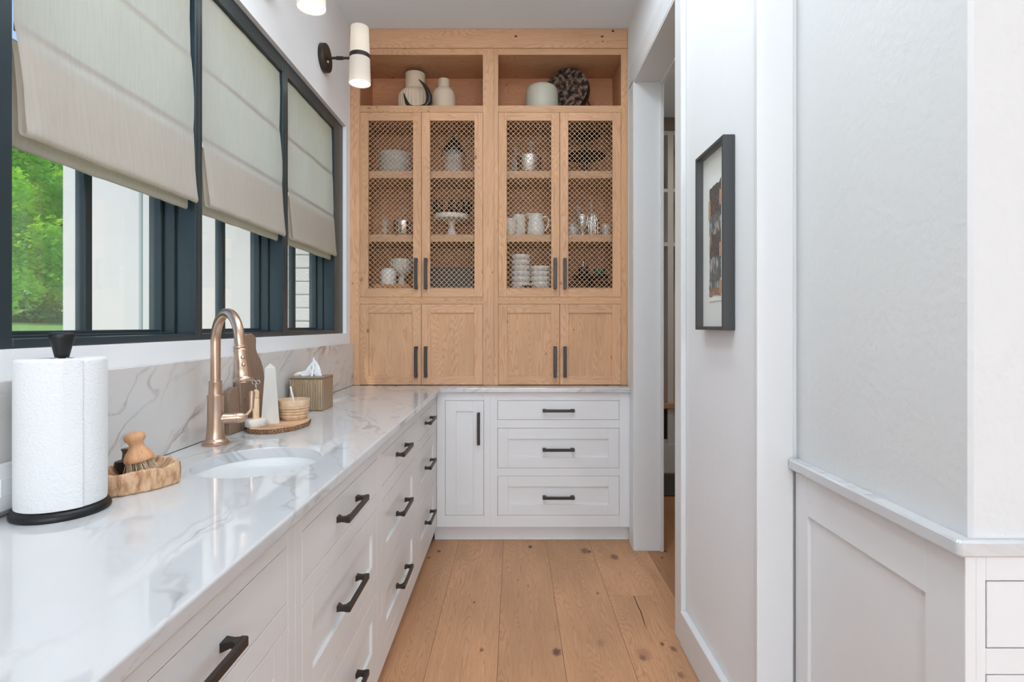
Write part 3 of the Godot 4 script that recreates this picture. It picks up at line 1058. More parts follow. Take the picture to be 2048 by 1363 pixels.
func sheet(called: String, prof: Array, d0: float, d1: float, wave: float, t: Node3D) -> void:
	var m := MB.new()
	var k := 28
	var ph := rng.randf() * TAU
	var lens := [0.0]
	for j in prof.size() - 1:
		lens.append(lens[j] + (prof[j + 1] - prof[j]).length())
	var f := noise(1.0, int(d0 * 100.0), 2)
	var grid := []
	for j in prof.size():
		var row := []
		for i in k + 1:
			var s := float(i) / k
			var edge := pow(absf(s * 2.0 - 1.0), 6.0)
			var hh: float = prof[j].y
			var sag := wave * (f.get_noise_2d(s * 4.0, hh * 3.0) * 1.4 + sin(s * 9.0 + ph) * 0.3)
			var pull_in := 0.010 * edge * sin((hh - 1.65) * 13.0 + ph * 0.2) * (1.0 if s < 0.5 else -1.0)
			row.append(P(prof[j].x + sag, hh + (0.002 * f.get_noise_2d(s * 5.0, 9.0) if j > 12 else 0.0), lerpf(d0, d1, s) + pull_in * 0.6 + 0.004 * (0.5 - s) * edge))
		grid.append(row)
	var nr := []
	for j in prof.size():
		var row := []
		for i in k + 1:
			var a: Vector3 = grid[mini(j + 1, prof.size() - 1)][i] - grid[maxi(j - 1, 0)][i]
			var b: Vector3 = grid[j][mini(i + 1, k)] - grid[j][maxi(i - 1, 0)]
			row.append(a.cross(b).normalized())
		nr.append(row)
	for j in prof.size() - 1:
		for i in k:
			var u := [Vector2(float(i) / k * 0.63, lens[j]), Vector2(float(i + 1) / k * 0.63, lens[j]), Vector2(float(i + 1) / k * 0.63, lens[j + 1]), Vector2(float(i) / k * 0.63, lens[j + 1])]
			m.quad4(grid[j][i], grid[j][i + 1], grid[j + 1][i + 1], grid[j + 1][i], nr[j][i], nr[j][i + 1], nr[j + 1][i + 1], nr[j + 1][i], u[0], u[1], u[2], u[3])
	part(called, m, M.linen, t)


# ---------------------------------------------------------------- base cabinets and counter

func bar(m: MB, x0: float, x1: float, y0: float, y1: float, z0: float, z1: float, bev := 0.0008) -> void:
	m.box(Vector3(x0, y0, z0), Vector3(x1, y1, z1), bev)


# local x along the front, z out of the face (z = 0)
func base_cabinet(label: String, xf: Transform3D, width: float, o: Array, fronts: Array, deep: float, toe0 := 0.0, group := "") -> Node3D:
	var at := xf * Vector3(width / 2, 0, -deep / 2)
	var t := thing("base_cabinet", label, "cabinet", at, group)
	var f := MB.new()
	f.xf = xf
	bar(f, 0.0, o[0], 0.0926, 0.8835, -0.02, 0.0)
	bar(f, o[1], width, 0.0926, 0.8835, -0.02, 0.0)
	var lows := [0.0926]
	var highs := []
	for q in fronts:   # from the bottom up: [h0, h1, kind]
		highs.append(q[0])
		lows.append(q[1])
	highs.append(0.8835)
	for i in lows.size():
		bar(f, o[0], o[1], lows[i], highs[i], -0.02, 0.0)
	part("face_frame", f, M.paint, t)
	var c := MB.new()
	c.xf = xf
	bar(c, 0.0005, 0.016, 0.0926, 0.8825, -deep, -0.0205)
	bar(c, width - 0.016, width - 0.0005, 0.0926, 0.8825, -deep, -0.0205)
	bar(c, 0.016, width - 0.016, 0.0926, 0.108, -deep, -0.0205)
	bar(c, 0.016, width - 0.016, 0.108, 0.8825, -deep, -deep + 0.012)
	part("carcass", c, M.paint, t)
	var k := MB.new()
	k.xf = xf
	bar(k, toe0, width, 0.0, 0.0926, -0.066, -0.05)
	bar(k, toe0, width, 0.0, 0.012, -0.05, -0.043, 0.003)
	part("toe_kick", k, M.paint, t)
	for q in fronts:
		var e := 0.0016
		var m := MB.new()
		m.xf = xf
		var a: float = o[0] + e
		var b: float = o[1] - e
		var h0: float = q[0] + e
		var h1: float = q[1] - e
		var fr := 0.062
		if q[2] == "flat":
			bar(m, a, b, h0, h1, -0.019, 0.0)
		else:
			bar(m, a, a + fr, h0, h1, -0.019, 0.0)
			bar(m, b - fr, b, h0, h1, -0.019, 0.0)
			bar(m, a + fr, b - fr, h0, h0 + fr, -0.019, 0.0)
			bar(m, a + fr, b - fr, h1 - fr, h1, -0.019, 0.0)
		var d := part("door" if q[2] == "door" else "drawer", m, M.paint, t)
		if q[2] != "flat":
			m = MB.new()
			m.xf = xf
			bar(m, a + fr - 0.004, b - fr + 0.004, h0 + fr - 0.004, h1 - fr + 0.004, -0.017, -0.009, 0.0)
			part("panel", m, M.paint, d)
		var hx := xf
		if q[2] == "door":
			hx = xf * Transform3D(Basis(Vector3(0, 0, 1), PI / 2), Vector3(b - 0.029, 0.6735, 0))
		else:
			hx = xf * Transform3D(Basis.IDENTITY, Vector3((a + b) / 2, (h0 + h1) / 2 + (0.0 if q[2] == "flat" else -0.006), 0))
		part("handle", pull(0.187, hx), M.bronze, d, "dark bronze bar pull")
	return t


func counter() -> void:
	var three := [[0.1614, 0.3937, "shaker"], [0.4393, 0.6746, "shaker"], [0.7230, 0.8366, "flat"]]
	# left run: local x is the distance from the viewer
	var turn := Basis(Vector3(0, 0, -1), Vector3(0, 1, 0), Vector3(1, 0, 0))
	var run := [[0.40, 1.126, 1.09, 0.44, "white three drawer cabinet nearest the viewer, cut off by the bottom of the photo"], [1.126, 1.834, 1.801, 1.162, "white three drawer cabinet under the round sink"], [1.834, 2.535, 2.489, 1.8666, "white three drawer cabinet second from the corner of the counter"], [2.535, 3.183, 3.119, 2.58, "white three drawer cabinet in the corner of the counter"]]
	for r in run:
		base_cabinet(r[4], Transform3D(turn, P(-0.455, 0, r[0])), r[1] - r[0], [r[3] - r[0], r[2] - r[0]], three, 0.52, 0.0, "drawer cabinets along the left counter")
	var end := MB.new()
	add_box(end, P(-0.975, 0.0, -0.28), P(-0.455, 0.8835, 0.398))
	single("end_cabinet", end, M.paint, "plain white end of the counter beside the viewer", "cabinet")
	# back run
	base_cabinet("white narrow cabinet with one tall door in the corner", Transform3D(Basis.IDENTITY, P(-0.4545, 0, 3.185)), 0.3165, [0.0501, 0.278], [[0.1614, 0.8366, "door"]], 0.46, -0.02)
	var wide := base_cabinet("wide white cabinet with three drawers below the oak cabinet", Transform3D(Basis.IDENTITY, P(-0.138, 0, 3.185)), 0.806, [0.041, 0.757], three, 0.46)
	var sm := MB.new()
	sm.xf = Transform3D(Basis(Vector3(1, 0, 0), PI / 2), P(0.3635, 0.206, 3.1942))
	sm.lathe(pts([0.0045, 0.0, 0.0035, 0.0008, 0.0, 0.0010]), Vector3.ZERO, 10, 0.8, 1.6)
	part("scuff", sm, M.slate, wide, "small dark scuff on the bottom drawer")
	struct("trim_5", bx(P(0.668, 0.0, 3.2352), P(0.69, 0.0926, 3.25), 0.001), M.paint, "end of the white toe board by the doorway")
	struct("trim_4", bx(P(0.6685, 0.0926, 3.187), P(0.69, 0.8835, 3.21), 0.001), M.paint, "white filler strip between drawers and wall")

	# the stone top, with the round opening of the sink
	var m := MB.new()
	var top := 0.914
	var bot := 0.884
	var cx := -0.687
	var cd := 1.458
	var ra := 0.157
	var rb := 0.168
	var flat := func(poly: PackedVector2Array, h: float, nn: Vector3) -> void:
		var idx := Geometry2D.triangulate_polygon(poly)
		for k in range(0, idx.size(), 3):
			var q := [poly[idx[k]], poly[idx[k + 1]], poly[idx[k + 2]]]
			m.tri(P(q[0].x, h, q[0].y), P(q[1].x, h, q[1].y), P(q[2].x, h, q[2].y), nn, nn, nn, Vector2(q[0].y, q[0].x + 1.0), Vector2(q[1].y, q[1].x + 1.0), Vector2(q[2].y, q[2].x + 1.0))
	var rect := func(x0: float, x1: float, d0: float, d1: float) -> PackedVector2Array:
		return PackedVector2Array([Vector2(x0, d0), Vector2(x1, d0), Vector2(x1, d1), Vector2(x0, d1)])
	for e in [[top, Vector3.UP], [bot, Vector3.DOWN]]:
		flat.call(rect.call(-0.977, -0.436, -0.3, 1.2), e[0], e[1])
		flat.call(rect.call(-0.977, -0.436, 1.75, 3.66), e[0], e[1])
		flat.call(rect.call(-0.436, 0.677, 3.166, 3.66), e[0], e[1])
		for s in [-1.0, 1.0]:
			var poly := PackedVector2Array()
			var wall := -0.977 if s < 0 else -0.436
			poly.append(Vector2(wall, 1.2))
			poly.append(Vector2(cx, 1.2))
			for k in 33:
				var a := -PI / 2 + PI * k / 32
				poly.append(Vector2(cx + s * cos(a) * ra, cd + sin(a) * rb))
			poly.append(Vector2(cx, 1.75))
			poly.append(Vector2(wall, 1.75))
			flat.call(poly, e[0], e[1])
	var lip := [[0.003, top], [0.0008, top - 0.0008], [0.0, top - 0.003], [0.0, bot]]
	for k in 64:   # the wall of the opening
		for i in 3:
			var q := []
			for e in [[k, i], [k + 1, i], [k + 1, i + 1], [k, i + 1]]:
				var a: float = TAU * e[0] / 64
				var g: float = lip[e[1]][0]
				q.append([P(cx + cos(a) * (ra + g * 0.0), lip[e[1]][1], cd + sin(a) * (rb + g * 0.0)), Vector3(-cos(a), 0.3 if i < 2 else 0.0, sin(a)).normalized(), Vector2(cd + sin(a) * rb, cx + cos(a) * ra + 1.0 + lip[e[1]][1] - top)])
			m.quad4(q[0][0], q[1][0], q[2][0], q[3][0], q[0][1], q[1][1], q[2][1], q[3][1], q[0][2], q[1][2], q[2][2], q[3][2])
	var pr := [[-0.006, top, Vector2(0, 1)], [-0.0026, top - 0.0011, Vector2(0.45, 0.9)], [-0.0008, top - 0.003, Vector2(0.9, 0.45)], [0.0, top - 0.006, Vector2(1, 0)], [0.0, bot + 0.006, Vector2(1, 0)], [-0.0018, bot + 0.0018, Vector2(0.7, -0.7)], [-0.006, bot, Vector2(0, -1)]]
	for i in pr.size() - 1:
		var a: Array = pr[i]
		var b: Array = pr[i + 1]
		var na := Vector3(a[2].x, a[2].y, 0)
		var nb := Vector3(b[2].x, b[2].y, 0)
		var ua := Vector2(0.0, 0.57 + top - a[1])
		var ub := Vector2(0.0, 0.57 + top - b[1])
		m.quad4(P(-0.43 + a[0], a[1], -0.3), P(-0.43 + a[0], a[1], 3.16 - a[0]), P(-0.43 + b[0], b[1], 3.16 - b[0]), P(-0.43 + b[0], b[1], -0.3), na, na, nb, nb, ua + Vector2(-0.3, 0), ua + Vector2(3.16, 0), ub + Vector2(3.16, 0), ub + Vector2(-0.3, 0))
		na = Vector3(0, a[2].y, a[2].x)
		nb = Vector3(0, b[2].y, b[2].x)
		m.quad4(P(-0.43 + a[0], a[1], 3.16 - a[0]), P(0.677, a[1], 3.16 - a[0]), P(0.677, b[1], 3.16 - b[0]), P(-0.43 + b[0], b[1], 3.16 - b[0]), na, na, nb, nb, ua + Vector2(0.9, 0.2), ua + Vector2(2.0, 0.2), ub + Vector2(2.0, 0.2), ub + Vector2(0.9, 0.2))
	m.quad(P(0.677, top, 3.166), P(0.677, top, 3.66), P(0.677, bot, 3.66), P(0.677, bot, 3.166), Vector3(1, 0, 0))
	single("countertop", m, M.marble, "polished white marble countertop with soft grey veins", "countertop")
	# backsplash
	m = MB.new()
	m.box(P(-0.997, 0.9145, 3.288), P(-0.977, 1.172, -0.3), 0.002, 2)
	for i in m.uv.size():
		m.uv[i] = Vector2(m.uv[i].y, 0.5 - m.uv[i].x)
	single("backsplash", m, M.splash, "veined marble backsplash under the windows", "backsplash")
	# sink
	m = MB.new()
	var prof := pts([0.0, -0.150, 0.02, -0.150, 0.08, -0.148, 0.118, -0.140, 0.140, -0.122, 0.152, -0.09, 0.157, -0.04, 0.158, -0.0005, 0.175, -0.0005, 0.175, -0.012, 0.168, -0.016, 0.166, -0.09, 0.150, -0.135, 0.12, -0.158, 0.0, -0.162])
	m.lathe(prof, P(cx, bot, cd), 64, 1.0, rb / ra)
	var sk := single("sink", m, M.ceramic, "round white undermount sink set in the marble counter", "sink")
	part("drain", lathe1(pts([0.0, 0.0, 0.012, 0.0, 0.022, 0.003, 0.026, 0.0]), P(cx, bot - 0.1495, cd), 24), M.chrome, sk)


# ---------------------------------------------------------------- oak display cabinet

func display_cabinet() -> void:
	var F := 3.292      # the face
	var B := 3.655
	var fd := F + 0.022
	# [left, right, stile left to, stile right from, door split]
	var units := [[-0.997, -0.1228, -0.9378, -0.1894, -0.5627, "left oak display cabinet with wire mesh doors, beside the sconce"], [-0.1222, 0.689, -0.0960, 0.6510, 0.2781, "right oak display cabinet with wire mesh doors, beside the doorway"]]
	for n in 2:
		var u: Array = units[n]
		var t := thing("display_cabinet", u[5], "cabinet", P((u[0] + u[1]) / 2, 0.9156, 3.47), "oak display cabinets on the counter")
		rng.seed = 100 + n
		for e in [[u[0], u[2]], [u[3], u[1]]]:
			var m := MB.new()
			board(m, P(e[0], 0.9156, F), P(e[1], 2.9599, fd), 1)
			part("stile", m, M.oak if n == 0 else M.oak_pale, t)
		for h in [[1.4081, 1.4491], [2.5738, 2.6139], [2.9222, 2.9599]]:
			var m := MB.new()
			board(m, P(u[2], h[0], F + 0.0004), P(u[3], h[1], fd), 0)
			part("rail", m, M.oak_pale, t)
		# sides, back, bottom, shelves and the ceiling of the open niche
		for e in [[u[0], u[2] - 0.006], [u[3] + 0.006, u[1]]]:
			var m := MB.new()
			board(m, P(e[0] if e[0] == u[0] else e[0], 0.9156, fd), P(e[1], 2.9599, B), 1)
			part("side_panel", m, M.oak_rosy, t)
		var li: float = u[2] - 0.006
		var ri: float = u[3] + 0.006
		for k in 4:
			var m := MB.new()
			board(m, P(li, 0.93 + k * 0.507, 3.612), P(ri, 0.93 + (k + 1) * 0.507, 3.64), 0, 0.0006)
			part("back_board", m, M.oak_rosy, t)
		for h in [[0.918, 0.934, fd], [1.4081, 1.4485, fd], [1.4486, 1.510, fd + 0.006], [1.7925, 1.837, 3.335], [2.184, 2.229, 3.335], [2.5738, 2.6135, fd], [2.9222, 2.9595, fd]]:
			var m := MB.new()
			board(m, P(li, h[0], h[2]), P(ri, h[1], 3.612), 0)
			part("shelf", m, M.oak, t)
		for side in 2:
			var a: float = (u[2] if side == 0 else u[4]) + 0.0012
			var b: float = (u[4] if side == 0 else u[3]) - 0.0012
			mesh_door(t, a, b, 1.4503, 2.5725, F, side)
			panel_door(t, a, b, 0.9178, 1.4069, F, side)
	# board along the ceiling over both
	rng.seed = 140
	var m := MB.new()
	board(m, P(-0.997, 2.960, F - 0.008), P(0.689, 3.077, fd), 0, 0.002)
	var c := single("cornice_board", m, M.oak, "long oak board along the ceiling over both display cabinets", "board")
	for q in [[0.011, 3.030], [0.535, 3.029], [0.60, 3.062]]:
		var kb := MB.new()
		kb.xf = Transform3D(Basis(Vector3(1, 0, 0), PI / 2), P(q[0], q[1], F - 0.008))
		kb.lathe(pts([0.009, 0.0, 0.007, 0.0006, 0.0, 0.0007]), Vector3.ZERO, 14, 1.0, 0.7)
		part("knot", kb, M.walnut, c)


func door_frame(a: float, b: float, h0: float, h1: float, F: float, st: float) -> MB:
	var m := MB.new()
	board(m, P(a, h0, F), P(a + st, h1, F + 0.021), 1)
	board(m, P(b - st, h0, F), P(b, h1, F + 0.021), 1)
	board(m, P(a + st, h0, F + 0.0003), P(b - st, h0 + st, F + 0.0205), 0)
	board(m, P(a + st, h1 - st, F + 0.0003), P(b - st, h1, F + 0.0205), 0)
	return m


func mesh_door(t: Node3D, a: float, b: float, h0: float, h1: float, F: float, side: int) -> void:
	var st := 0.0505
	var d := part("mesh_door", door_frame(a, b, h0, h1, F, st), M.oak_pale if side == 0 else M.oak, t)
	# woven wire, two layers crossing at right angles
	var m := MB.new()
	var x0 := a + st - 0.006
	var x1 := b - st + 0.006
	var y0 := h0 + st - 0.006
	var y1 := h1 - st + 0.006
	var pitch := 0.0302
	for dir in [1.0, -1.0]:
		var k := -60
		while k < 120:
			var c: float = k * pitch
			# y - y0 = dir * (x - x0) + c
			var xa := x0
			var xb := x1
			var ya: float = y0 + c
			var yb: float = y0 + c + dir * (x1 - x0)
			if dir > 0:
				if ya < y0: xa += y0 - ya; ya = y0
				if yb > y1: xb -= yb - y1; yb = y1
			else:
				if ya > y1: xa += ya - y1; ya = y1
				if yb < y0: xb -= y0 - yb; yb = y0
			if xb - xa > 0.004:
				m.tube([P(xa, ya, F + 0.011 + dir * 0.0013), P(xb, yb, F + 0.011 + dir * 0.0013)], 0.0017, 6, false)
			k += 1
	var g := part("wire_mesh", m, M.wire, d, "diamond mesh of pale brass wire")
	g.set_meta("kind", "stuff")
	var hx := b - 0.0285 if side == 0 else a + 0.0285
	part("handle", pull(0.186, Transform3D(Basis(Vector3(0, 0, 1), PI / 2), P(hx, 1.591, F)), 0.020), M.bronze, d, "dark bronze bar pull")


func panel_door(t: Node3D, a: float, b: float, h0: float, h1: float, F: float, side: int) -> void:
	var d := part("panel_door", door_frame(a, b, h0, h1, F, 0.0535), M.oak_pale if side == 0 else M.oak, t)
	var m := MB.new()
	board(m, P(a + 0.049, h0 + 0.045, F + 0.008), P(b - 0.049, h1 - 0.045, F + 0.017), 1, 0.0)
	part("panel", m, M.oak_pale, d)
	var hx := b - 0.0285 if side == 0 else a + 0.0285
	part("handle", pull(0.188, Transform3D(Basis(Vector3(0, 0, 1), PI / 2), P(hx, 1.057, F)), 0.020), M.bronze, d, "dark bronze bar pull")


# ---------------------------------------------------------------- lamps and picture

func sconce(d: float, label: String) -> void:
	var t := thing("wall_sconce", label, "sconce", P(-0.997, 2.669, d), "wall sconces over the windows")
	var m := MB.new()
	m.xf = Transform3D(Basis(Vector3(0, 0, 1), -PI / 2), P(-0.997, 2.669, d))
	m.lathe(pts([0.0, 0.0, 0.070, 0.0, 0.0715, 0.002, 0.0715, 0.024, 0.069, 0.028, 0.0, 0.029]), Vector3.ZERO, 40)
	part("backplate", m, M.bronze, t)
	m = MB.new()
	m.ball(P(-0.963, 2.640, d - 0.020), 0.007)
	part("switch", m, M.brass, t)
	m = MB.new()
	m.tube([P(-0.970, 2.669, d), P(-0.855, 2.669, d)], 0.0065, 14)
	m.tube([P(-0.925, 2.669, d), P(-0.890, 2.669, d)], 0.0095, 14)
	part("arm", m, M.bronze, t)
	var x := -0.803
	m = MB.new()
	m.lathe(pts([0.0515, -0.010, 0.053, -0.010, 0.0525, 0.012, 0.051, 0.012, 0.0515, -0.010]), P(x, 2.675, d), 40)
	m.tube([P(x - 0.05, 2.675, d), P(x + 0.05, 2.675, d)], 0.003, 8)
	part("band", m, M.bronze, t)
	part("upper_shade", lathe1(pts([0.0508, 0.0, 0.0462, 0.146, 0.0447, 0.146, 0.0493, 0.0, 0.0508, 0.0]), P(x, 2.682, d), 40), M.shade, t)
	part("lower_shade", lathe1(pts([0.0555, -0.134, 0.0512, 0.0, 0.0497, 0.0, 0.054, -0.134, 0.0555, -0.134]), P(x, 2.670, d), 40), M.shade, t)
	part("diffuser", lathe1(pts([0.0, 0.0, 0.0535, 0.0, 0.0535, 0.003, 0.0, 0.003]), P(x, 2.540, d), 40), M.glow, t)
	m = MB.new()
	m.ball(P(x, 2.73, d), 0.024, 16, 1.3)
	part("bulb", m, M.glow, t)
	for e in [[2.73, 0.0015], [2.5385, 0.0015]]:
		var l := OmniLight3D.new()
		l.name = "lamp"
		l.light_color = srgb(255, 248, 240)
		l.light_energy = e[1]
		l.light_size = 0.022
		l.omni_range = 8.0
		l.omni_attenuation = 2.0
		l.shadow_enabled = true
		t.add_child(l, true)
		l.position = Vector3(x + 0.997, e[0] - 2.669 - (0.03 if e[0] < 2.6 else 0.0), 0)


func picture() -> void:
	var t := thing("framed_picture", "narrow dark grey framed collage hung on the white wall", "picture", P(0.67, 1.263, 1.817))
	var f := MB.new()
	for e in [[1.688, 1.263, 1.700, 1.874], [1.934, 1.263, 1.946, 1.874], [1.700, 1.263, 1.934, 1.275], [1.700, 1.862, 1.934, 1.874]]:
		add_box(f, P(0.6515, e[1], e[0]), P(0.689, e[3], e[2]), 0.001)
	part("frame", f, M.slate_frame, t)
	part("mat_board", bx(P(0.676, 1.273, 1.698), P(0.686, 1.864, 1.936), 0.0), M.mat_board, t)
	var s := MB.new()
	add_box(s, P(0.6735, 1.36, 1.752), P(0.676, 1.78, 1.872), 0.0005)
	part("paper", s, M.paper_cream, t)
	# the collage: torn pieces of dark printed cloth over each other, with copper strips
	rng.seed = 77
	var rows := [[1.755, 1.640, 0], [1.650, 1.585, 1], [1.592, 1.500, 0], [1.508, 1.430, 1], [1.435, 1.400, 1], [1.404, 1.378, 2]]
	var k := 0
	for r in rows:
		var m := MB.new()
		var poly := PackedVector2Array()
		var a := 1.762 + rng.randf_range(-0.003, 0.003)
		var b := 1.862 + rng.randf_range(-0.003, 0.003)
		for i in 7:
			poly.append(Vector2(lerpf(a, b, i / 6.0), r[0] + rng.randf_range(-0.006, 0.006) - (0.012 * i / 6.0 if k == 0 else 0.0)))
		for i in 5:
			poly.append(Vector2(b + rng.randf_range(-0.003, 0.003), lerpf(r[0], r[1], (i + 1) / 6.0)))
		for i in 7:
			poly.append(Vector2(lerpf(b, a, i / 6.0), r[1] + rng.randf_range(-0.004, 0.004)))
		# local x is d, local z is towards the room
		m.xf = Transform3D(Basis(Vector3(0, 0, -1), Vector3(0, 1, 0), Vector3(-1, 0, 0)), Vector3(0.6735, 0, 0))
		m.prism(poly, 0.0001, 0.0012 + 0.0006 * (k % 2), 0.0)
		part("collage_piece", m, [M.collage_net, M.collage_grey, M.collage_rust][r[2]], t)
		k += 1
	for e in [[1.764, 1.672, 1.722, 0.010], [1.860, 1.640, 1.705, 0.014], [1.764, 1.505, 1.550, 0.010], [1.764, 1.385, 1.425, 0.012]]:
		part("copper_strip", bx(P(0.6705, e[1], e[0] - e[3] / 2), P(0.6735, e[2], e[0] + e[3] / 2), 0.0003), M.copper_foil, t)
	for e in [[1.80, 1.62, 1.585, 0.006], [1.815, 1.50, 1.45, -0.006], [1.85, 1.60, 1.53, 0.008]]:
		var w := MB.new()
		w.tube([P(0.6706, e[1], e[0]), P(0.6706, (e[1] + e[2]) / 2, e[0] - e[3]), P(0.6706, e[2], e[0] + e[3] * 0.5)], 0.0012, 6)
		part("thread", w, M.copper_foil, t)
	part("glazing", bx(P(0.6548, 1.274, 1.699), P(0.6568, 1.863, 1.935), 0.0), M.matte_glass, t, "low glare picture glass")


# ---------------------------------------------------------------- things on the counter

func on_the_counter() -> void:
	var top := 0.9145
	towel_holder()
	soap_dish()
	faucet()
	# power outlet low on the backsplash
	var t := thing("outlet", "white outlet plate low on the backsplash behind the paper towels", "outlet", P(-0.977, 0.925, 1.0))
	part("cover_plate", bx(P(-0.977, 0.925, 0.945), P(-0.963, 1.017, 1.062), 0.004), M.plastic, t)
	for d in [0.98, 1.028]:
		var ob := part("socket", bx(P(-0.964, 0.955, d - 0.014), P(-0.9615, 0.99, d + 0.014), 0.001), M.plastic, t)
		ob.name = "socket"
	var sc := MB.new()
	sc.xf = Transform3D(Basis(Vector3(0, 0, 1), -PI / 2), P(-0.963, 0.972, 1.052))
	sc.lathe(pts([0.0036, 0.0, 0.003, 0.0012, 0.0, 0.0014]), Vector3.ZERO, 14)
	part("screw", sc, M.chrome, t)
	# slab of wood with bark round it
	rng.seed = 21
	var f := noise(1.0, 5, 3)
	blob("live_edge_board", P(-0.842, top, 1.948), 0.098, 0.142, 0.016, 0.035, f, "oval slice of wood with bark edge under the obelisk and bowl", "board")
	var up := top + 0.0165
	# two boards leaning on the backsplash
	leaning_board("cutting_board", "tall weathered wooden cutting board with rounded handle leaning on the backsplash", 1.872, 2.068, 0.335, true, -0.937, 0.022)
	leaning_board("bread_board", "short weathered wooden board leaning at the left of the tall one", 1.795, 1.870, 0.155, false, -0.940, 0.020)
	# obelisk
	var m := MB.new()
	m.xf = Transform3D(Basis(Vector3.UP, 0.42), P(-0.871, up, 1.935))
	var lv := [[0.030, 0.0], [0.030, 0.003], [0.0165, 0.196], [0.0, 0.212]]
	for i in 3:
		for k in 4:
			var q := []
			for e in [[i, k], [i, k + 1], [i + 1, k + 1], [i + 1, k]]:
				var a: float = PI / 4 + e[1] * PI / 2
				q.append(Vector3(cos(a) * lv[e[0]][0] * 1.414, lv[e[0]][1], sin(a) * lv[e[0]][0] * 1.414))
			var nn: Vector3 = (q[1] - q[0]).cross(q[2] - q[0]).normalized()
			if nn.dot(q[0] + q[1]) < 0: nn = -nn
			m.quad(q[0], q[1], q[2], q[3], nn)
	m.quad(Vector3(0.03, 0, 0.03), Vector3(-0.03, 0, 0.03), Vector3(-0.03, 0, -0.03), Vector3(0.03, 0, -0.03), Vector3.DOWN)
	single("obelisk", m, M.concrete, "pale stone obelisk standing on the slice of wood", "ornament")
	# small turned holder with scissors
	t = thing("tool_holder", "turned wooden holder on a round pale foot in front of the boards", "holder", P(-0.892, up, 1.872))
	var at := P(-0.892, up, 1.872)
	part("foot", lathe1(pts([0.0, 0.0, 0.034, 0.0, 0.036, 0.003, 0.036, 0.020, 0.033, 0.0245, 0.0, 0.025]), at, 36), M.concrete, t)
	part("stem", lathe1(pts([0.0105, 0.024, 0.0105, 0.094, 0.0095, 0.0955, 0.0095, 0.0975, 0.0105, 0.099, 0.0105, 0.102, 0.0085, 0.105, 0.0105, 0.112, 0.009, 0.121, 0.005, 0.125, 0.0, 0.126]), at, 24), M.maple, t)
	t = thing("scissors", "small metal scissors standing point down in the wooden holder", "scissors", at + Vector3(0, 0.1262, 0))
	m = MB.new()
	for s in [-1.0, 1.0]:
		m.tube(arc_points(at + Vector3(s * 0.0062, 0.151, -0.0062 * s * 0.3), Vector3(1, 0, -0.2).normalized(), Vector3.UP, 0.0062, 0, TAU * 23 / 24, 23), 0.0011, 6, false, true)
		m.tube([at + Vector3(s * 0.003, 0.146, 0), at + Vector3(-s * 0.001, 0.1265, 0)], 0.0012, 6)
	part("loops", m, M.chrome, t)
	# bowl
	var bp := [0.0, 0.0, 0.044, 0.0, 0.0465, 0.004]
	var y := 0.008
	var r := 0.048
	for i in 4:
		bp.append_array([r, y, r + 0.0035, y + 0.004, r + 0.0035, y + 0.0085, r + 0.0005, y + 0.0105])
		y += 0.0105
		r += 0.0016
	bp.append_array([r + 0.001, y, r + 0.004, 0.070, r + 0.0035, 0.0725, r - 0.001, 0.072, r - 0.008, 0.03, 0.03, 0.012, 0.0, 0.010])
	var bc := P(-0.824, up, 2.022)
	single("ringed_bowl", lathe1(pts(bp), bc, 44), M.maple, "small beech bowl with turned rings on the slice of wood", "bowl")
	t = thing("dish_brush", "small brush with a white handle standing in the beech bowl", "brush", bc + Vector3(0.0, 0.0105, 0))
	m = MB.new()
	m.tube([bc + Vector3(0.004, 0.030, -0.01), bc + Vector3(-0.016, 0.118, -0.012)], [0.0042, 0.0038], 10)
	part("handle", m, M.plastic, t)
	part("brush_head", lathe1(pts([0.0, 0.0108, 0.016, 0.011, 0.018, 0.024, 0.012, 0.030, 0.0, 0.031]), bc + Vector3(0.004, 0, -0.01), 20), M.bristle, t)
	tissue_box()


func leaning_board(called: String, label: String, d0: float, d1: float, height: float, handle: bool, x: float, thick: float) -> void:
	var poly := PackedVector2Array()
	var mid := (d0 + d1) / 2
	var hw := (d1 - d0) / 2
	if handle:
		# blade with sloping shoulders, a neck and a round grip with a hole drawn as a waist
		var right := [[0.0, 0.96], [0.02, 1.0], [0.14, 0.98], [0.20, 0.90], [0.235, 0.74], [0.262, 0.50], [0.278, 0.42], [0.295, 0.44], [0.312, 0.48], [0.326, 0.42], [0.335, 0.22]]
		for q in right:
			poly.append(Vector2(mid + hw * q[1], q[0]))
		for i in right.size():
			var q = right[right.size() - 1 - i]
			poly.append(Vector2(mid - hw * q[1], q[0]))
	else:
		poly = PackedVector2Array([Vector2(d0, 0), Vector2(d1, 0), Vector2(d1, height * 0.98), Vector2(mid, height), Vector2(d0 + 0.015, height * 0.93), Vector2(d0 + 0.003, height * 0.80), Vector2(d0 + 0.006, height * 0.45)])
	var m := MB.new()
	var lean := Basis(Vector3(0, 0, 1), 0.07)
	m.xf = Transform3D(lean * Basis(Vector3(0, 0, -1), Vector3(0, 1, 0), Vector3(1, 0, 0)), Vector3(x, 0.9148, 0))
	m.prism(poly, -thick, 0.0, 0.004)
	single(called, m, M.driftwood, label, "cutting board")


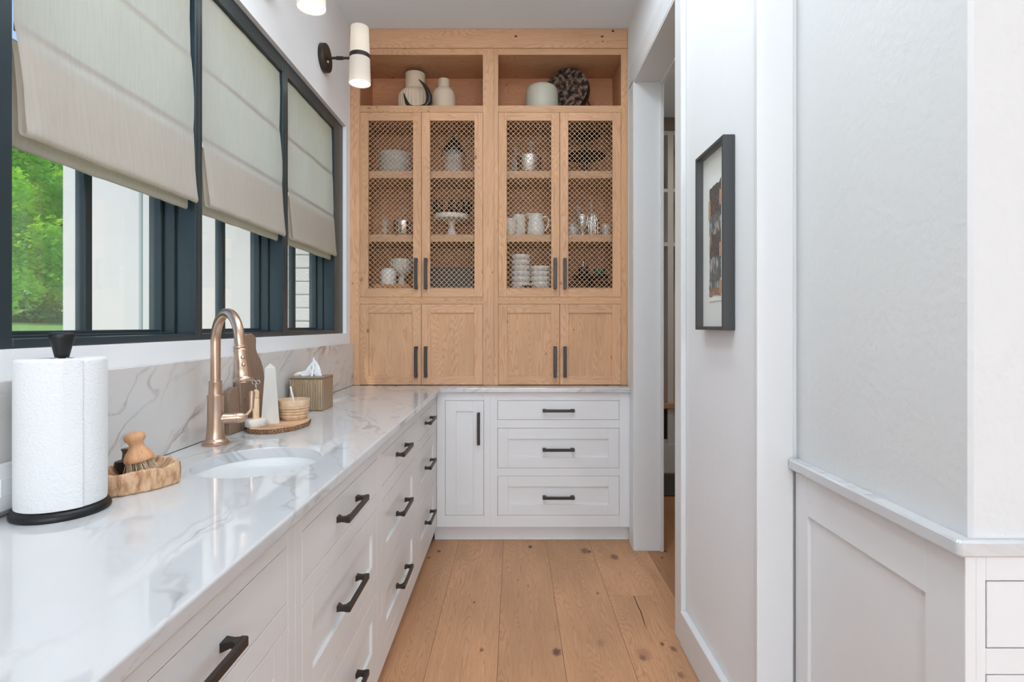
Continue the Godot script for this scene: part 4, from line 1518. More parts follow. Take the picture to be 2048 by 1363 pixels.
# a flat irregular slice: top and bottom caps of rough oak, bark round the rim
func blob(called: String, at: Vector3, rx: float, rz: float, h: float, wob: float, f: FastNoiseLite, label: String, category: String) -> void:
	var t := thing(called, label, category, at)
	var k := 72
	var rim := MB.new()
	var cap := MB.new()
	var row := []
	for i in k:
		var a := TAU * i / k
		var w := 1.0 + wob * (f.get_noise_2d(cos(a) * 1.6, sin(a) * 1.6) * 1.6 + f.get_noise_2d(cos(a) * 7.0, sin(a) * 7.0) * 0.6)
		row.append(Vector3(cos(a) * rx * w, 0, sin(a) * rz * w))
	for i in k:
		var a: Vector3 = row[i]
		var b: Vector3 = row[(i + 1) % k]
		var na := Vector3(a.x / rx, 0, a.z / rz).normalized()
		var nb := Vector3(b.x / rx, 0, b.z / rz).normalized()
		var lv := [[0.965, 0.0], [1.0, h * 0.3], [1.0, h * 0.75], [0.975, h]]
		for j in 3:
			var j0: Array = lv[j]
			var j1: Array = lv[j + 1]
			rim.quad4(at + a * j0[0] + Vector3(0, j0[1], 0), at + b * j0[0] + Vector3(0, j0[1], 0), at + b * j1[0] + Vector3(0, j1[1], 0), at + a * j1[0] + Vector3(0, j1[1], 0), na, nb, nb, na, Vector2(float(i) / k, j0[1]), Vector2(float(i + 1) / k, j0[1]), Vector2(float(i + 1) / k, j1[1]), Vector2(float(i) / k, j1[1]))
		for e in [[h, 0.975, 1.0], [0.0, 0.965, -1.0]]:
			var nn := Vector3(0, e[2], 0)
			cap.tri(at + Vector3(0, e[0], 0), at + a * e[1] + Vector3(0, e[0], 0), at + b * e[1] + Vector3(0, e[0], 0), nn, nn, nn, Vector2.ZERO, Vector2(a.x, a.z) * 0.3, Vector2(b.x, b.z) * 0.3)
	part("slab", cap, M.rough_oak, t)
	part("bark_edge", rim, M.bark, t, "rough brown bark edge")


func towel_holder() -> void:
	var c := P(-0.889, 0.9145, 1.065)
	var t := thing("paper_towel_holder", "black paper towel stand with a flared knob beside the backsplash", "towel holder", c)
	part("base", lathe1(pts([0.0, 0.0, 0.078, 0.0, 0.0795, 0.003, 0.079, 0.008, 0.076, 0.013, 0.071, 0.0165, 0.0, 0.017]), c, 64), M.iron, t)
	var m := MB.new()
	m.tube([c + Vector3(0, 0.016, 0), c + Vector3(0, 0.312, 0)], 0.006, 16)
	part("rod", m, M.iron, t)
	part("knob", lathe1(pts([0.0, 0.3015, 0.0115, 0.3015, 0.0135, 0.311, 0.017, 0.327, 0.0205, 0.340, 0.0212, 0.346, 0.0198, 0.3485, 0.012, 0.3505, 0.0, 0.351]), c, 40), M.iron, t, "flared black knob")
	# the roll: outside slightly dented, hollow core
	m = MB.new()
	var pr := pts([0.020, 0.0172, 0.069, 0.0172, 0.0715, 0.0185, 0.0722, 0.024, 0.0724, 0.15, 0.0722, 0.294, 0.0712, 0.2985, 0.068, 0.3005, 0.020, 0.300, 0.020, 0.0172])
	m.lathe(pr, c, 96)
	var r := single("paper_towel_roll", m, M.paper, "white embossed paper towel roll on the black stand", "paper towels")
	# free edge of the outer sheet
	m = MB.new()
	var g := []
	for i in 9:
		var a := lerpf(0.45, 0.85, i / 8.0)
		var rr := 0.0727 + 0.0016 * pow(1.0 - i / 8.0, 2.0)
		g.append([Vector3(cos(a) * rr, 0, sin(a) * rr), Vector3(cos(a), 0, sin(a))])
	for i in 8:
		var l := Vector3(0, 0.0185, 0)
		var u := Vector3(0, 0.2985, 0)
		m.quad4(c + g[i][0] + l, c + g[i + 1][0] + l, c + g[i + 1][0] + u, c + g[i][0] + u, g[i][1], g[i + 1][1], g[i + 1][1], g[i][1])
	part("outer_sheet", m, M.paper, r)


func soap_dish() -> void:
	# dish hollowed out of a slice of wood
	var c := P(-0.853, 0.9145, 1.233)
	rng.seed = 4
	var f := noise(1.0, 12, 3)
	var m := MB.new()
	var rows := [[0.0, 0.0], [0.95, 0.0], [1.0, 0.004], [1.01, 0.028], [0.99, 0.0445], [0.955, 0.0475], [0.88, 0.046], [0.80, 0.036], [0.62, 0.024], [0.0, 0.021]]
	var k := 84
	var grid := []
	for j in rows.size():
		var row := []
		for i in k:
			var a := TAU * i / k
			var lobes := 1.0 + 0.10 * cos(3.0 * a + 0.7) + 0.05 * f.get_noise_2d(cos(a) * 3.0, sin(a) * 3.0) * 2.0
			var fine := 0.022 * f.get_noise_2d(cos(a) * 13.0, sin(a) * 13.0 + rows[j][1] * 25.0) if j > 1 and j < 6 else 0.0
			var r: float = rows[j][0] * (lobes + fine)
			var hh: float = rows[j][1] * (1.0 + (0.10 * f.get_noise_2d(cos(a) * 2.0 + 9.0, sin(a) * 2.0) if j > 2 else 0.0))
			row.append(c + Vector3(cos(a) * r * 0.069, hh, sin(a) * r * 0.088))
		grid.append(row)
	for j in rows.size() - 1:
		for i in k:
			var l := (i + 1) % k
			var q := [grid[j][i], grid[j][l], grid[j + 1][l], grid[j + 1][i]]
			var nn: Vector3 = (q[2] - q[0]).cross(q[3] - q[1]).normalized()
			var mid: Vector3 = (q[0] + q[2]) / 2 - c
			if j < 1: nn = Vector3.DOWN
			elif j < 5 and nn.dot(Vector3(mid.x, 0, mid.z)) < 0: nn = -nn
			elif j >= 5 and nn.y < 0: nn = -nn
			m.quad(q[0], q[1], q[2], q[3], nn, Vector2(float(i) / k, rows[j][1]), Vector2(float(i + 1) / k, rows[j][1]), Vector2(float(i + 1) / k, rows[j + 1][1]), Vector2(float(i) / k, rows[j + 1][1]))
	single("wooden_dish", m, M.rough_oak, "thick dish hollowed from a raw slice of wood beside the sink", "dish")
	# wooden palm brush, tilted in the dish
	var at := c + Vector3(0.016, 0.0375, 0.016)
	var tilt := Transform3D(Basis(Vector3(0, 0, 1), 0.16) * Basis(Vector3(1, 0, 0), 0.06), at)
	var t := thing("scrub_brush", "wooden knob brush with pale bristles lying in the wooden dish", "brush", at)
	var b := MB.new()
	b.xf = tilt
	b.lathe(pts([0.0, 0.024, 0.0275, 0.024, 0.029, 0.026, 0.0285, 0.033, 0.024, 0.043, 0.0165, 0.053, 0.0138, 0.060, 0.015, 0.066, 0.0195, 0.071, 0.0212, 0.077, 0.0195, 0.084, 0.0135, 0.0885, 0.0, 0.0895]), Vector3.ZERO, 44)
	part("knob", b, M.beech, t)
	b = MB.new()
	b.xf = tilt
	for ring in [[0.007, 6], [0.015, 11], [0.0225, 16]]:
		for i in ring[1]:
			var a: float = TAU * i / ring[1] + ring[0] * 40.0
			var p := Vector3(cos(a) * ring[0], 0.0245, sin(a) * ring[0])
			for s in 9:
				var o := Vector3(rng.randfn(0, 0.0012), 0, rng.randfn(0, 0.0012))
				var e := p * Vector3(1.18, 0, 1.18) + o * 3.0 + Vector3(0, 0.001 + rng.randf() * 0.003, 0)
				b.tube([p + o, e], 0.0006, 3, false)
	var br := part("bristles", b, M.bristle, t)
	br.set_meta("kind", "stuff")
	# darker scourer behind it
	at = c + Vector3(-0.024, 0.030, -0.004)
	t = thing("pot_scourer", "bronze knobbed scourer with a black rim behind the wooden brush", "scourer", at)
	b = MB.new()
	b.xf = Transform3D(Basis(Vector3(0, 0, 1), 0.10), at)
	b.lathe(pts([0.0, 0.0, 0.020, 0.0, 0.023, 0.008, 0.027, 0.018, 0.0285, 0.024, 0.027, 0.028, 0.0, 0.030]), Vector3.ZERO, 40)
	part("rim", b, M.iron, t)
	b = MB.new()
	b.xf = Transform3D(Basis(Vector3(0, 0, 1), 0.10), at)
	b.lathe(pts([0.014, 0.029, 0.0125, 0.036, 0.0110, 0.044, 0.0118, 0.050, 0.0132, 0.052, 0.0128, 0.0545, 0.0, 0.055]), Vector3.ZERO, 32)
	part("knob", b, M.brass_dark, t)


func faucet() -> void:
	var c := P(-0.915, 0.914, 1.66)
	var t := thing("faucet", "brushed bronze gooseneck faucet with pull down spray head behind the sink", "faucet", c)
	part("body", lathe1(pts([0.0, 0.0, 0.0365, 0.0, 0.038, 0.002, 0.038, 0.006, 0.034, 0.008, 0.0345, 0.011, 0.033, 0.014, 0.028, 0.016, 0.0265, 0.020, 0.0245, 0.045, 0.0232, 0.075, 0.0228, 0.145, 0.0235, 0.148, 0.0235, 0.151, 0.019, 0.154, 0.0185, 0.190, 0.0192, 0.192, 0.0188, 0.194, 0.0135, 0.195]), c, 48), M.faucet, t)
	var out := Vector3(0.75, 0, 0.66).normalized()
	var R := 0.089
	var rise := 0.312
	var tube := [c + Vector3(0, 0.19, 0), c + Vector3(0, 0.25, 0)]
	var arc := arc_points(c + Vector3(0, rise, 0) + out * R, -out, Vector3.UP, R, 0.0, PI * 0.95, 30)
	arc.append(arc[30] + (arc[30] - arc[29]).normalized() * 0.024)
	tube.append_array(arc)
	var m := MB.new()
	m.tube(tube, 0.0142, 28, true)
	part("spout", m, M.faucet, t)
	# spray head goes on where the spout ends
	var e: Vector3 = arc[arc.size() - 1]
	var dir: Vector3 = (arc[arc.size() - 1] - arc[arc.size() - 2]).normalized()
	var yb := dir
	var xb := yb.cross(out.cross(Vector3.UP)).normalized()
	var zb := xb.cross(yb).normalized()
	var hx := Transform3D(Basis(xb, yb, zb), e)
	m = MB.new()
	m.xf = hx.scaled_local(Vector3(1.0, 1.12, 1.0))
	m.lathe(pts([0.0138, -0.004, 0.0175, -0.003, 0.0182, 0.0, 0.0175, 0.003, 0.0165, 0.005, 0.0185, 0.007, 0.0185, 0.010, 0.0172, 0.013, 0.0178, 0.035, 0.0198, 0.058, 0.0222, 0.074, 0.0212, 0.076, 0.0215, 0.078, 0.0260, 0.081, 0.0268, 0.084, 0.0255, 0.087, 0.021, 0.0885, 0.0205, 0.086, 0.0, 0.086]), Vector3.ZERO, 40)
	var sp := part("spray_head", m, M.faucet, t)
	m = MB.new()
	m.xf = hx
	m.lathe(pts([0.0, 0.0970, 0.017, 0.0970, 0.0185, 0.0965]), Vector3.ZERO, 30)
	part("spray_plate", m, M.iron, sp, "dark spray face")
	# two round buttons on the outer side
	var side := (out * 0.35 + Vector3(0.55, 0, 0.80) * 0.65).normalized()
	side = (side - dir * side.dot(dir)).normalized()
	for q in [[0.032, 0.0170], [0.053, 0.0184]]:
		m = MB.new()
		m.ball(e + dir * q[0] + side * q[1], 0.0056, 16, 1.0)
		part("button", m, M.faucet, sp)
	# side lever
	var sd := Vector3(0.66, 0, -0.30).normalized()
	m = MB.new()
	m.xf = Transform3D(Basis(sd.cross(Vector3.UP), sd, Vector3.UP).orthonormalized(), c + Vector3(0, 0.078, 0))
	m.lathe(pts([0.0165, 0.015, 0.0165, 0.022, 0.0155, 0.026, 0.0155, 0.050, 0.0168, 0.0505, 0.0168, 0.056, 0.0155, 0.0565, 0.0155, 0.058, 0.0172, 0.0585, 0.0172, 0.064, 0.0165, 0.072, 0.013, 0.081, 0.007, 0.087, 0.0, 0.089]), Vector3.ZERO, 32)
	var hb := part("lever_hub", m, M.faucet, t)
	m = MB.new()
	var h0 := c + Vector3(0, 0.078, 0) + sd * 0.070
	m.tube([h0, h0 + sd * 0.014 + Vector3(0, 0.006, 0), h0 + sd * 0.026 + Vector3(0, 0.020, 0), h0 + sd * 0.029 + Vector3(0, 0.030, 0)], [0.005, 0.005, 0.0052, 0.007], 12)
	m.tube([h0 + sd * 0.029 + Vector3(0, 0.026, 0), h0 + sd * 0.0305 + Vector3(0, 0.078, 0), h0 + sd * 0.0305 + Vector3(0, 0.0815, 0)], [0.0075, 0.0095, 0.0065], 14)
	part("lever", m, M.faucet, hb)


func tissue_box() -> void:
	var t := thing("tissue_box", "ribbed brass tissue box cover at the far end of the backsplash", "tissue box", P(-0.884, 0.9145, 2.365))
	var m := MB.new()
	add_box(m, P(-0.956, 0.9145, 2.303), P(-0.812, 1.052, 2.43), 0.002)
	part("cover", m, M.brass_dull, t)
	m = MB.new()
	add_box(m, P(-0.958, 1.052, 2.300), P(-0.810, 1.058, 2.432), 0.0015)
	part("lid", m, M.brass_dull, t)
	m = MB.new()
	for i in 20:
		var x := -0.950 + i * 0.0069
		m.tube([P(x, 0.919, 2.3015), P(x, 1.046, 2.3015)], 0.0024, 8)
	for i in 17:
		var d := 2.310 + i * 0.0071
		m.tube([P(-0.9565, 0.919, d), P(-0.9565, 1.046, d)], 0.0022, 8)
	var r := part("ribs", m, M.brass, t, "upright brass ribs")
	r.set_meta("kind", "stuff")
	m = MB.new()
	m.xf = Transform3D(Basis.IDENTITY, P(-0.884, 1.0582, 2.366))
	m.lathe(pts([0.0, 0.0003, 0.030, 0.0004, 0.031, 0.0]), Vector3.ZERO, 28, 1.3, 0.8)
	part("opening", m, M.dark, t)
	# a tissue pulled up to a point
	m = MB.new()
	rng.seed = 9
	var f := noise(1.0, 44, 2)
	var k := 40
	var rows := [[0.036, 0.0], [0.034, 0.007], [0.029, 0.016], [0.024, 0.026], [0.019, 0.040], [0.012, 0.054], [0.006, 0.064], [0.0045, 0.071], [0.0015, 0.078]]
	var grid := []
	var c := P(-0.884, 1.0588, 2.366)
	for j in rows.size():
		var row := []
		for i in k:
			var a := TAU * i / k
			var w := 1.0 + 0.55 * f.get_noise_2d(cos(a) * 2.2 + j * 0.15, sin(a) * 2.2) + 0.22 * sin(a * 5.0 + j * 0.35)
			var skew := 1.0 + (0.9 * maxf(0.0, cos(a - PI)) if j < 3 else 0.0)
			row.append(c + Vector3(cos(a) * rows[j][0] * w * skew + 0.010 * sin(rows[j][1] * 30.0), rows[j][1] * (1.0 + 0.12 * f.get_noise_2d(cos(a) * 2.0, sin(a) * 2.0 + 4.0)), sin(a) * rows[j][0] * w * 0.6))
		grid.append(row)
	for j in rows.size() - 1:
		for i in k:
			var l := (i + 1) % k
			var nn: Vector3 = (grid[j][l] - grid[j][i]).cross(grid[j + 1][i] - grid[j][i]).normalized()
			var q: Vector3 = grid[j][i] - c
			if nn.dot(Vector3(q.x, 0.01, q.z)) < 0: nn = -nn
			m.quad(grid[j][i], grid[j][l], grid[j + 1][l], grid[j + 1][i], nn)
	single("tissue", m, M.tissue, "white tissue pulled up out of the brass box", "tissue")


# ---------------------------------------------------------------- things in the oak cabinet

func ware(called: String, profile: Array, at: Vector3, m: Material, label: String, category: String, group := "", seg := 32) -> MeshInstance3D:
	return single(called, lathe1(pts(profile), at, seg), m, label, category, group)


func in_the_cabinet() -> void:
	var N := 2.6142   # floor of the open niches
	var S1 := 2.2295
	var S2 := 1.8375
	var S3 := 1.5105
	var m := MB.new()
	# left niche
	m.lathe(pts([0.0, 0.0, 0.098, 0.0, 0.106, 0.008, 0.108, 0.06, 0.108, 0.115, 0.103, 0.140, 0.088, 0.162, 0.070, 0.172]), P(-0.636, N, 3.492), 192, 1, 1, 0.022, 32)
	var v := single("ribbed_vase", m, M.cream, "tall cream vase with ribbed belly and wide neck in the left niche", "vase")
	part("neck", lathe1(pts([0.072, 0.170, 0.066, 0.180, 0.064, 0.200, 0.063, 0.262, 0.0645, 0.278, 0.062, 0.2805, 0.055, 0.279, 0.054, 0.18]), P(-0.636, N, 3.492), 48), M.cream, v)
	ware("cream_bottle", [0.0, 0.0, 0.070, 0.0, 0.0745, 0.006, 0.075, 0.10, 0.072, 0.130, 0.062, 0.153, 0.045, 0.168, 0.037, 0.172, 0.0355, 0.18, 0.0365, 0.222, 0.035, 0.226, 0.028, 0.225, 0.026, 0.175], P(-0.446, N, 3.45), M.cream, "smaller cream bottle vase right of the ribbed one", "vase")
	m = MB.new()
	var path := []
	var rad := []
	var ctl := [[-0.589, 0.184, 0.0028], [-0.560, 0.155, 0.0085], [-0.536, 0.118, 0.0140], [-0.524, 0.080, 0.0180], [-0.526, 0.046, 0.0195], [-0.545, 0.020, 0.0165], [-0.580, 0.0115, 0.0120], [-0.620, 0.0110, 0.0110], [-0.648, 0.020, 0.0110], [-0.664, 0.042, 0.0105], [-0.675, 0.072, 0.0070], [-0.682, 0.098, 0.0030]]
	for q in ctl:
		path.append(P(q[0], N + 0.001 + q[1], 3.352))
		rad.append(q[2])
	m.tube(path, rad, 14)
	single("horn", m, M.horn, "curved black horn in front of the ribbed vase", "ornament")
	# right niche
	ware("white_pot", [0.0, 0.0, 0.098, 0.0, 0.101, 0.004, 0.103, 0.05, 0.102, 0.115, 0.097, 0.145, 0.086, 0.160, 0.070, 0.165, 0.066, 0.160, 0.064, 0.03, 0.0, 0.02], P(0.176, N, 3.416), M.celadon, "low pale round pot in the right niche", "pot", "", 48)
	drum(P(0.335, N + 0.1515, 3.464))
	# upper shelf, left cabinet
	var pl: MeshInstance3D = ware("plate", [0.0, 0.0, 0.060, 0.0, 0.064, 0.003, 0.104, 0.0125, 0.1064, 0.0145, 0.105, 0.0150, 0.065, 0.006, 0.0, 0.005], P(-0.758, S1, 3.46), M.china, "bottom plate of the tall stack of white plates", "plate", "stacked white plates", 48)
	var ords := ["second from the bottom", "third from the bottom", "fourth from the bottom", "fifth and middle", "fourth from the top", "third from the top", "second from the top", "topmost"]
	for i in 8:
		var c: Node3D = pl.duplicate()
		c.name = "plate_%03d" % (i + 1)
		add_child(c, true)
		c.position.y += (i + 1) * 0.0152
		c.set_meta("label", "%s white plate of the tall stack on the upper shelf" % ords[i])
	glass_jar(P(-0.387, S1, 3.455))
	# upper shelf, right cabinet
	ware("mercury_bowl", [0.0, 0.0, 0.070, 0.0, 0.074, 0.005, 0.080, 0.09, 0.081, 0.103, 0.078, 0.104, 0.070, 0.012, 0.0, 0.010], P(0.096, S1, 3.405), M.mercury, "shiny silvered glass bowl on the upper right shelf", "bowl", "", 36)
	bottle("decanter", P(0.114, S1, 3.555), [0.0, 0.0, 0.048, 0.0, 0.052, 0.006, 0.052, 0.09, 0.042, 0.125, 0.018, 0.15, 0.014, 0.165, 0.0145, 0.205, 0.020, 0.215], [0.0145, 0.213, 0.024, 0.222, 0.030, 0.240, 0.025, 0.257, 0.0, 0.262], "clear glass decanter with round stopper behind the silvered bowl")
	bottle("decanter", P(0.012, S1, 3.565), [0.0, 0.0, 0.036, 0.0, 0.038, 0.005, 0.038, 0.10, 0.030, 0.13, 0.012, 0.155, 0.012, 0.185, 0.016, 0.19], [0.011, 0.188, 0.016, 0.197, 0.012, 0.220, 0.0, 0.225], "slim glass bottle left of the stoppered decanter")
	tiered_stand(P(0.4556, S1, 3.46))
	# middle shelf, left cabinet
	ware("metal_bowl", [0.0, 0.0, 0.066, 0.0, 0.071, 0.006, 0.073, 0.088, 0.074, 0.0935, 0.071, 0.0935, 0.068, 0.010, 0.0, 0.008], P(-0.700, S2, 3.43), M.chrome, "polished metal pot on the middle left shelf", "pot", "", 40)
	var g := thing("glass_candlestick", "short glass candlestick of stacked balls beside the metal pot", "candlestick", P(-0.818, S2, 3.43))
	part("balls", lathe1(pts([0.0, 0.0, 0.026, 0.0, 0.027, 0.006, 0.014, 0.014, 0.010, 0.020, 0.020, 0.030, 0.025, 0.042, 0.020, 0.054, 0.010, 0.062, 0.010, 0.066, 0.021, 0.076, 0.025, 0.088, 0.020, 0.100, 0.012, 0.108, 0.022, 0.118, 0.024, 0.122, 0.0, 0.120]), P(-0.818, S2, 3.43), 28), M.ware, g)
	m = MB.new()
	var tw := []
	for i in 41:
		var s := i / 40.0
		tw.append(P(lerpf(-0.800, -0.690, s) + 0.004 * cos(s * 50.0), S2 + 0.010 + 0.245 * s, lerpf(3.47, 3.604, s) + 0.004 * sin(s * 50.0)))
	m.tube(tw, 0.0055, 8)
	single("glass_rod", m, M.ware, "twisted glass rod leaning on the cabinet back behind the metal pot", "stirring rod")
	ware("cake_stand", [0.0, 0.0, 0.040, 0.0, 0.042, 0.006, 0.030, 0.022, 0.022, 0.050, 0.019, 0.080, 0.026, 0.100, 0.060, 0.108, 0.104, 0.110, 0.112, 0.114, 0.114, 0.138, 0.112, 0.141, 0.108, 0.139, 0.106, 0.125, 0.0, 0.122], P(-0.398, S2, 3.46), M.stoneware, "white footed cake stand under the dark basket", "cake stand", "", 48)
	twig_basket(P(-0.396, S2 + 0.1235, 3.46))
	# middle shelf, right cabinet
	pitcher(P(0.140, S2, 3.44))
	ware("dotted_cup", [0.0, 0.0, 0.040, 0.0, 0.045, 0.006, 0.047, 0.07, 0.0455, 0.143, 0.044, 0.146, 0.042, 0.143, 0.041, 0.01, 0.0, 0.008], P(0.030, S2, 3.475), M.stoneware, "tall white cup left of the pitcher", "cup")
	ware("dotted_bowl", [0.0, 0.0, 0.030, 0.0, 0.041, 0.02, 0.047, 0.06, 0.049, 0.103, 0.047, 0.105, 0.043, 0.06, 0.0, 0.012], P(-0.030, S2, 3.40), M.stoneware, "small white cup at the left end, by the tall white cup", "cup")
	ware("silver_goblet", [0.0, 0.0, 0.026, 0.0, 0.027, 0.003, 0.011, 0.012, 0.010, 0.026, 0.020, 0.042, 0.034, 0.075, 0.038, 0.110, 0.038, 0.134, 0.036, 0.134, 0.033, 0.08, 0.0, 0.04], P(0.430, S2, 3.41), M.mercury, "silvered goblet among glass on the middle right shelf", "goblet")
	m = MB.new()
	m.lathe(pts([0.0, 0.0, 0.036, 0.0, 0.039, 0.005, 0.040, 0.07, 0.034, 0.105, 0.022, 0.125, 0.028, 0.140, 0.026, 0.141, 0.019, 0.126, 0.030, 0.10, 0.035, 0.02, 0.0, 0.010]), P(0.502, S2, 3.42), 96, 1, 1, 0.05, 14)
	single("fluted_carafe", m, M.mercury, "fluted silvery carafe right of the goblet", "carafe")
	bottle("decanter", P(0.422, S2, 3.545), [0.0, 0.0, 0.038, 0.0, 0.040, 0.005, 0.040, 0.10, 0.032, 0.135, 0.014, 0.155, 0.013, 0.185, 0.018, 0.19], [0.012, 0.188, 0.020, 0.198, 0.018, 0.222, 0.0, 0.230], "glass decanter behind the silvered goblet")
	bottle("decanter", P(0.506, S2, 3.55), [0.0, 0.0, 0.040, 0.0, 0.042, 0.005, 0.042, 0.11, 0.030, 0.15, 0.012, 0.175, 0.011, 0.225, 0.016, 0.232], [0.010, 0.23, 0.014, 0.238, 0.008, 0.255, 0.0, 0.258], "tall necked glass decanter behind the fluted carafe")
	for q in [[0.372, 3.40, 0.055, "short glass tumbler left of the silvered goblet"], [0.585, 3.45, 0.085, "clear glass tumbler right of the fluted carafe"], [0.378, 3.50, 0.10, "taller glass tumbler behind the short one at the left"]]:
		ware("glass_tumbler", [0.0, 0.0, 0.026, 0.0, 0.028, 0.004, 0.031, q[2] - 0.002, 0.030, q[2], 0.0285, q[2] - 0.002, 0.0255, 0.010, 0.0, 0.009], P(q[0], S2, q[1]), M.ware, q[3], "glass", "tumblers on the middle right shelf")
	# bottom shelf, left cabinet
	var tr := MB.new()
	board(tr, P(-0.862, S3, 3.325), P(-0.64, S3 + 0.020, 3.57), 0, 0.004)
	single("wooden_tray", tr, M.oak_rosy, "small wooden board under the white canister and footed bowl", "board")
	var cn := ware("canister", [0.0, 0.0, 0.045, 0.0, 0.0475, 0.004, 0.048, 0.085, 0.045, 0.089, 0.0, 0.089], P(-0.783, S3 + 0.0202, 3.375), M.china, "white lidded canister left of the footed bowl", "canister")
	part("lid", lathe1(pts([0.034, 0.089, 0.036, 0.092, 0.035, 0.100, 0.010, 0.103, 0.0, 0.103]), P(-0.783, S3 + 0.0202, 3.375), 32), M.china, cn)
	m = MB.new()
	m.lathe(pts([0.0, 0.0, 0.034, 0.0, 0.035, 0.004, 0.022, 0.030, 0.018, 0.055, 0.024, 0.066, 0.050, 0.080, 0.066, 0.108, 0.070, 0.140, 0.0705, 0.170, 0.067, 0.1715, 0.064, 0.14, 0.05, 0.09, 0.0, 0.075]), P(-0.725, S3 + 0.0202, 3.49), 96, 1, 1, 0.02, 20)
	single("footed_bowl", m, M.stoneware, "white footed bowl with ribbed cup on the small wooden board", "bowl")
	var bn := thing("storage_bin", "long dark grey bin on the bottom left shelf", "bin", P(-0.389, S3, 3.46))
	m = MB.new()
	for e in [[-0.527, 3.37, -0.251, 3.376], [-0.527, 3.554, -0.251, 3.56], [-0.527, 3.376, -0.521, 3.554], [-0.257, 3.376, -0.251, 3.554]]:
		add_box(m, P(e[0], S3, e[1]), P(e[2], S3 + 0.122, e[3]), 0.002)
	add_box(m, P(-0.521, S3, 3.376), P(-0.257, S3 + 0.006, 3.554), 0.0)
	part("body", m, M.slate, bn)
	m = MB.new()
	m.tube([P(-0.529, S3 + 0.122, 3.368), P(-0.249, S3 + 0.122, 3.368), P(-0.249, S3 + 0.122, 3.562), P(-0.529, S3 + 0.122, 3.562)], 0.004, 8, false, true)
	part("rim", m, M.slate, bn)
	# bottom shelf, right cabinet: two stacks of bowls
	var bw := ware("bowl", [0.0, 0.0, 0.042, 0.0, 0.050, 0.004, 0.060, 0.020, 0.0645, 0.038, 0.0635, 0.0395, 0.061, 0.038, 0.055, 0.020, 0.0, 0.007], P(0.043, S3, 3.46), M.china, "bottom bowl of the taller stack of white bowls", "bowl", "stacked white bowls", 40)
	var ol := ["second from the bottom", "third from the bottom", "third from the top", "second from the top", "topmost"]
	for i in 5:
		var c: Node3D = bw.duplicate()
		c.name = "bowl_%03d" % (i + 1)
		add_child(c, true)
		c.position.y += (i + 1) * 0.0352
		c.set_meta("label", "%s white bowl of the taller stack on the bottom shelf" % ol[i])
	ol = ["bottom", "second from the bottom", "second from the top", "topmost"]
	for i in 4:
		var c: Node3D = bw.duplicate()
		c.name = "bowl_%03d" % (i + 6)
		add_child(c, true)
		c.position += Vector3(0.126, i * 0.0335 + (0.0002 if i == 0 else 0.0), 0.02)
		c.set_meta("label", "%s white bowl of the shorter stack beside the door edge" % ol[i])
	ware("black_dish", [0.0, 0.0, 0.018, 0.0, 0.034, 0.010, 0.036, 0.0135, 0.033, 0.0135, 0.017, 0.005, 0.0, 0.004], P(0.085, S3, 3.355), M.dark, "small black dish in front of the stacked white bowls", "dish")
	m = MB.new()
	board(m, P(0.345, S3, 3.50), P(0.640, S3 + 0.052, 3.58), 0, 0.003)
	single("walnut_block", m, M.walnut, "dark brown wooden block behind the stem of the black stand", "block")
	var st := thing("black_stand", "black footed cake stand carrying a black jar and a green bowl", "cake stand", P(0.487, S3, 3.45))
	part("pedestal", lathe1(pts([0.0, 0.0, 0.045, 0.0, 0.046, 0.004, 0.014, 0.014, 0.010, 0.03, 0.010, 0.055, 0.022, 0.0625]), P(0.487, S3, 3.45), 32), M.dark, st)
	part("plate", lathe1(pts([0.0, 0.062, 0.105, 0.063, 0.113, 0.068, 0.115, 0.084, 0.112, 0.084, 0.109, 0.072, 0.0, 0.069]), P(0.487, S3, 3.45), 48), M.dark, st)
	var pt := S3 + 0.0692
	var jr := thing("black_jar", "black jar with a silver knobbed lid on the black stand", "jar", P(0.437, pt, 3.42))
	part("body", lathe1(pts([0.0, 0.0, 0.030, 0.0, 0.032, 0.003, 0.032, 0.062, 0.030, 0.064, 0.0, 0.064]), P(0.437, pt, 3.42), 32), M.dark, jr)
	part("lid", lathe1(pts([0.031, 0.064, 0.032, 0.068, 0.022, 0.076, 0.008, 0.080, 0.006, 0.088, 0.011, 0.095, 0.009, 0.103, 0.003, 0.107, 0.0, 0.115]), P(0.437, pt, 3.42), 28), M.chrome, jr, "silver lid with a pointed knob")
	ware("green_bowl", [0.0, 0.0, 0.020, 0.0, 0.022, 0.003, 0.034, 0.030, 0.038, 0.054, 0.036, 0.055, 0.031, 0.028, 0.0, 0.008], P(0.540, pt, 3.43), M.green, "small dark green bowl right of the black jar", "bowl")


func drum(c: Vector3) -> void:
	var t := thing("hide_drum", "round drum covered in mottled brown hide leaning in the right niche", "drum", c + Vector3(0, -0.1515, 0))
	var b := Basis(Vector3.UP, -0.44) * Basis(Vector3(1, 0, 0), PI / 2 - 0.10)
	var m := MB.new()
	m.xf = Transform3D(b, c)
	m.lathe(pts([0.0, 0.032, 0.138, 0.031, 0.146, 0.029, 0.150, 0.025]), Vector3.ZERO, 64)
	for i in m.uv.size():
		var q := m.xf.affine_inverse() * m.v[i]
		m.uv[i] = Vector2(q.x, q.z) * 3.0
	part("hide", m, M.hide, t)
	m = MB.new()
	m.xf = Transform3D(b, c)
	m.lathe(pts([0.0, -0.030, 0.147, -0.030, 0.1495, -0.026, 0.150, 0.0245]), Vector3.ZERO, 64)
	part("shell", m, M.dark, t, "black rim")
	m = MB.new()
	var o := m.xf
	m.tube([c + Vector3(0.140, -0.045, -0.03), c + Vector3(0.160, -0.085, -0.02), c + Vector3(0.172, -0.146, -0.01)], 0.0035, 8)
	part("cord", m, M.dark, t)


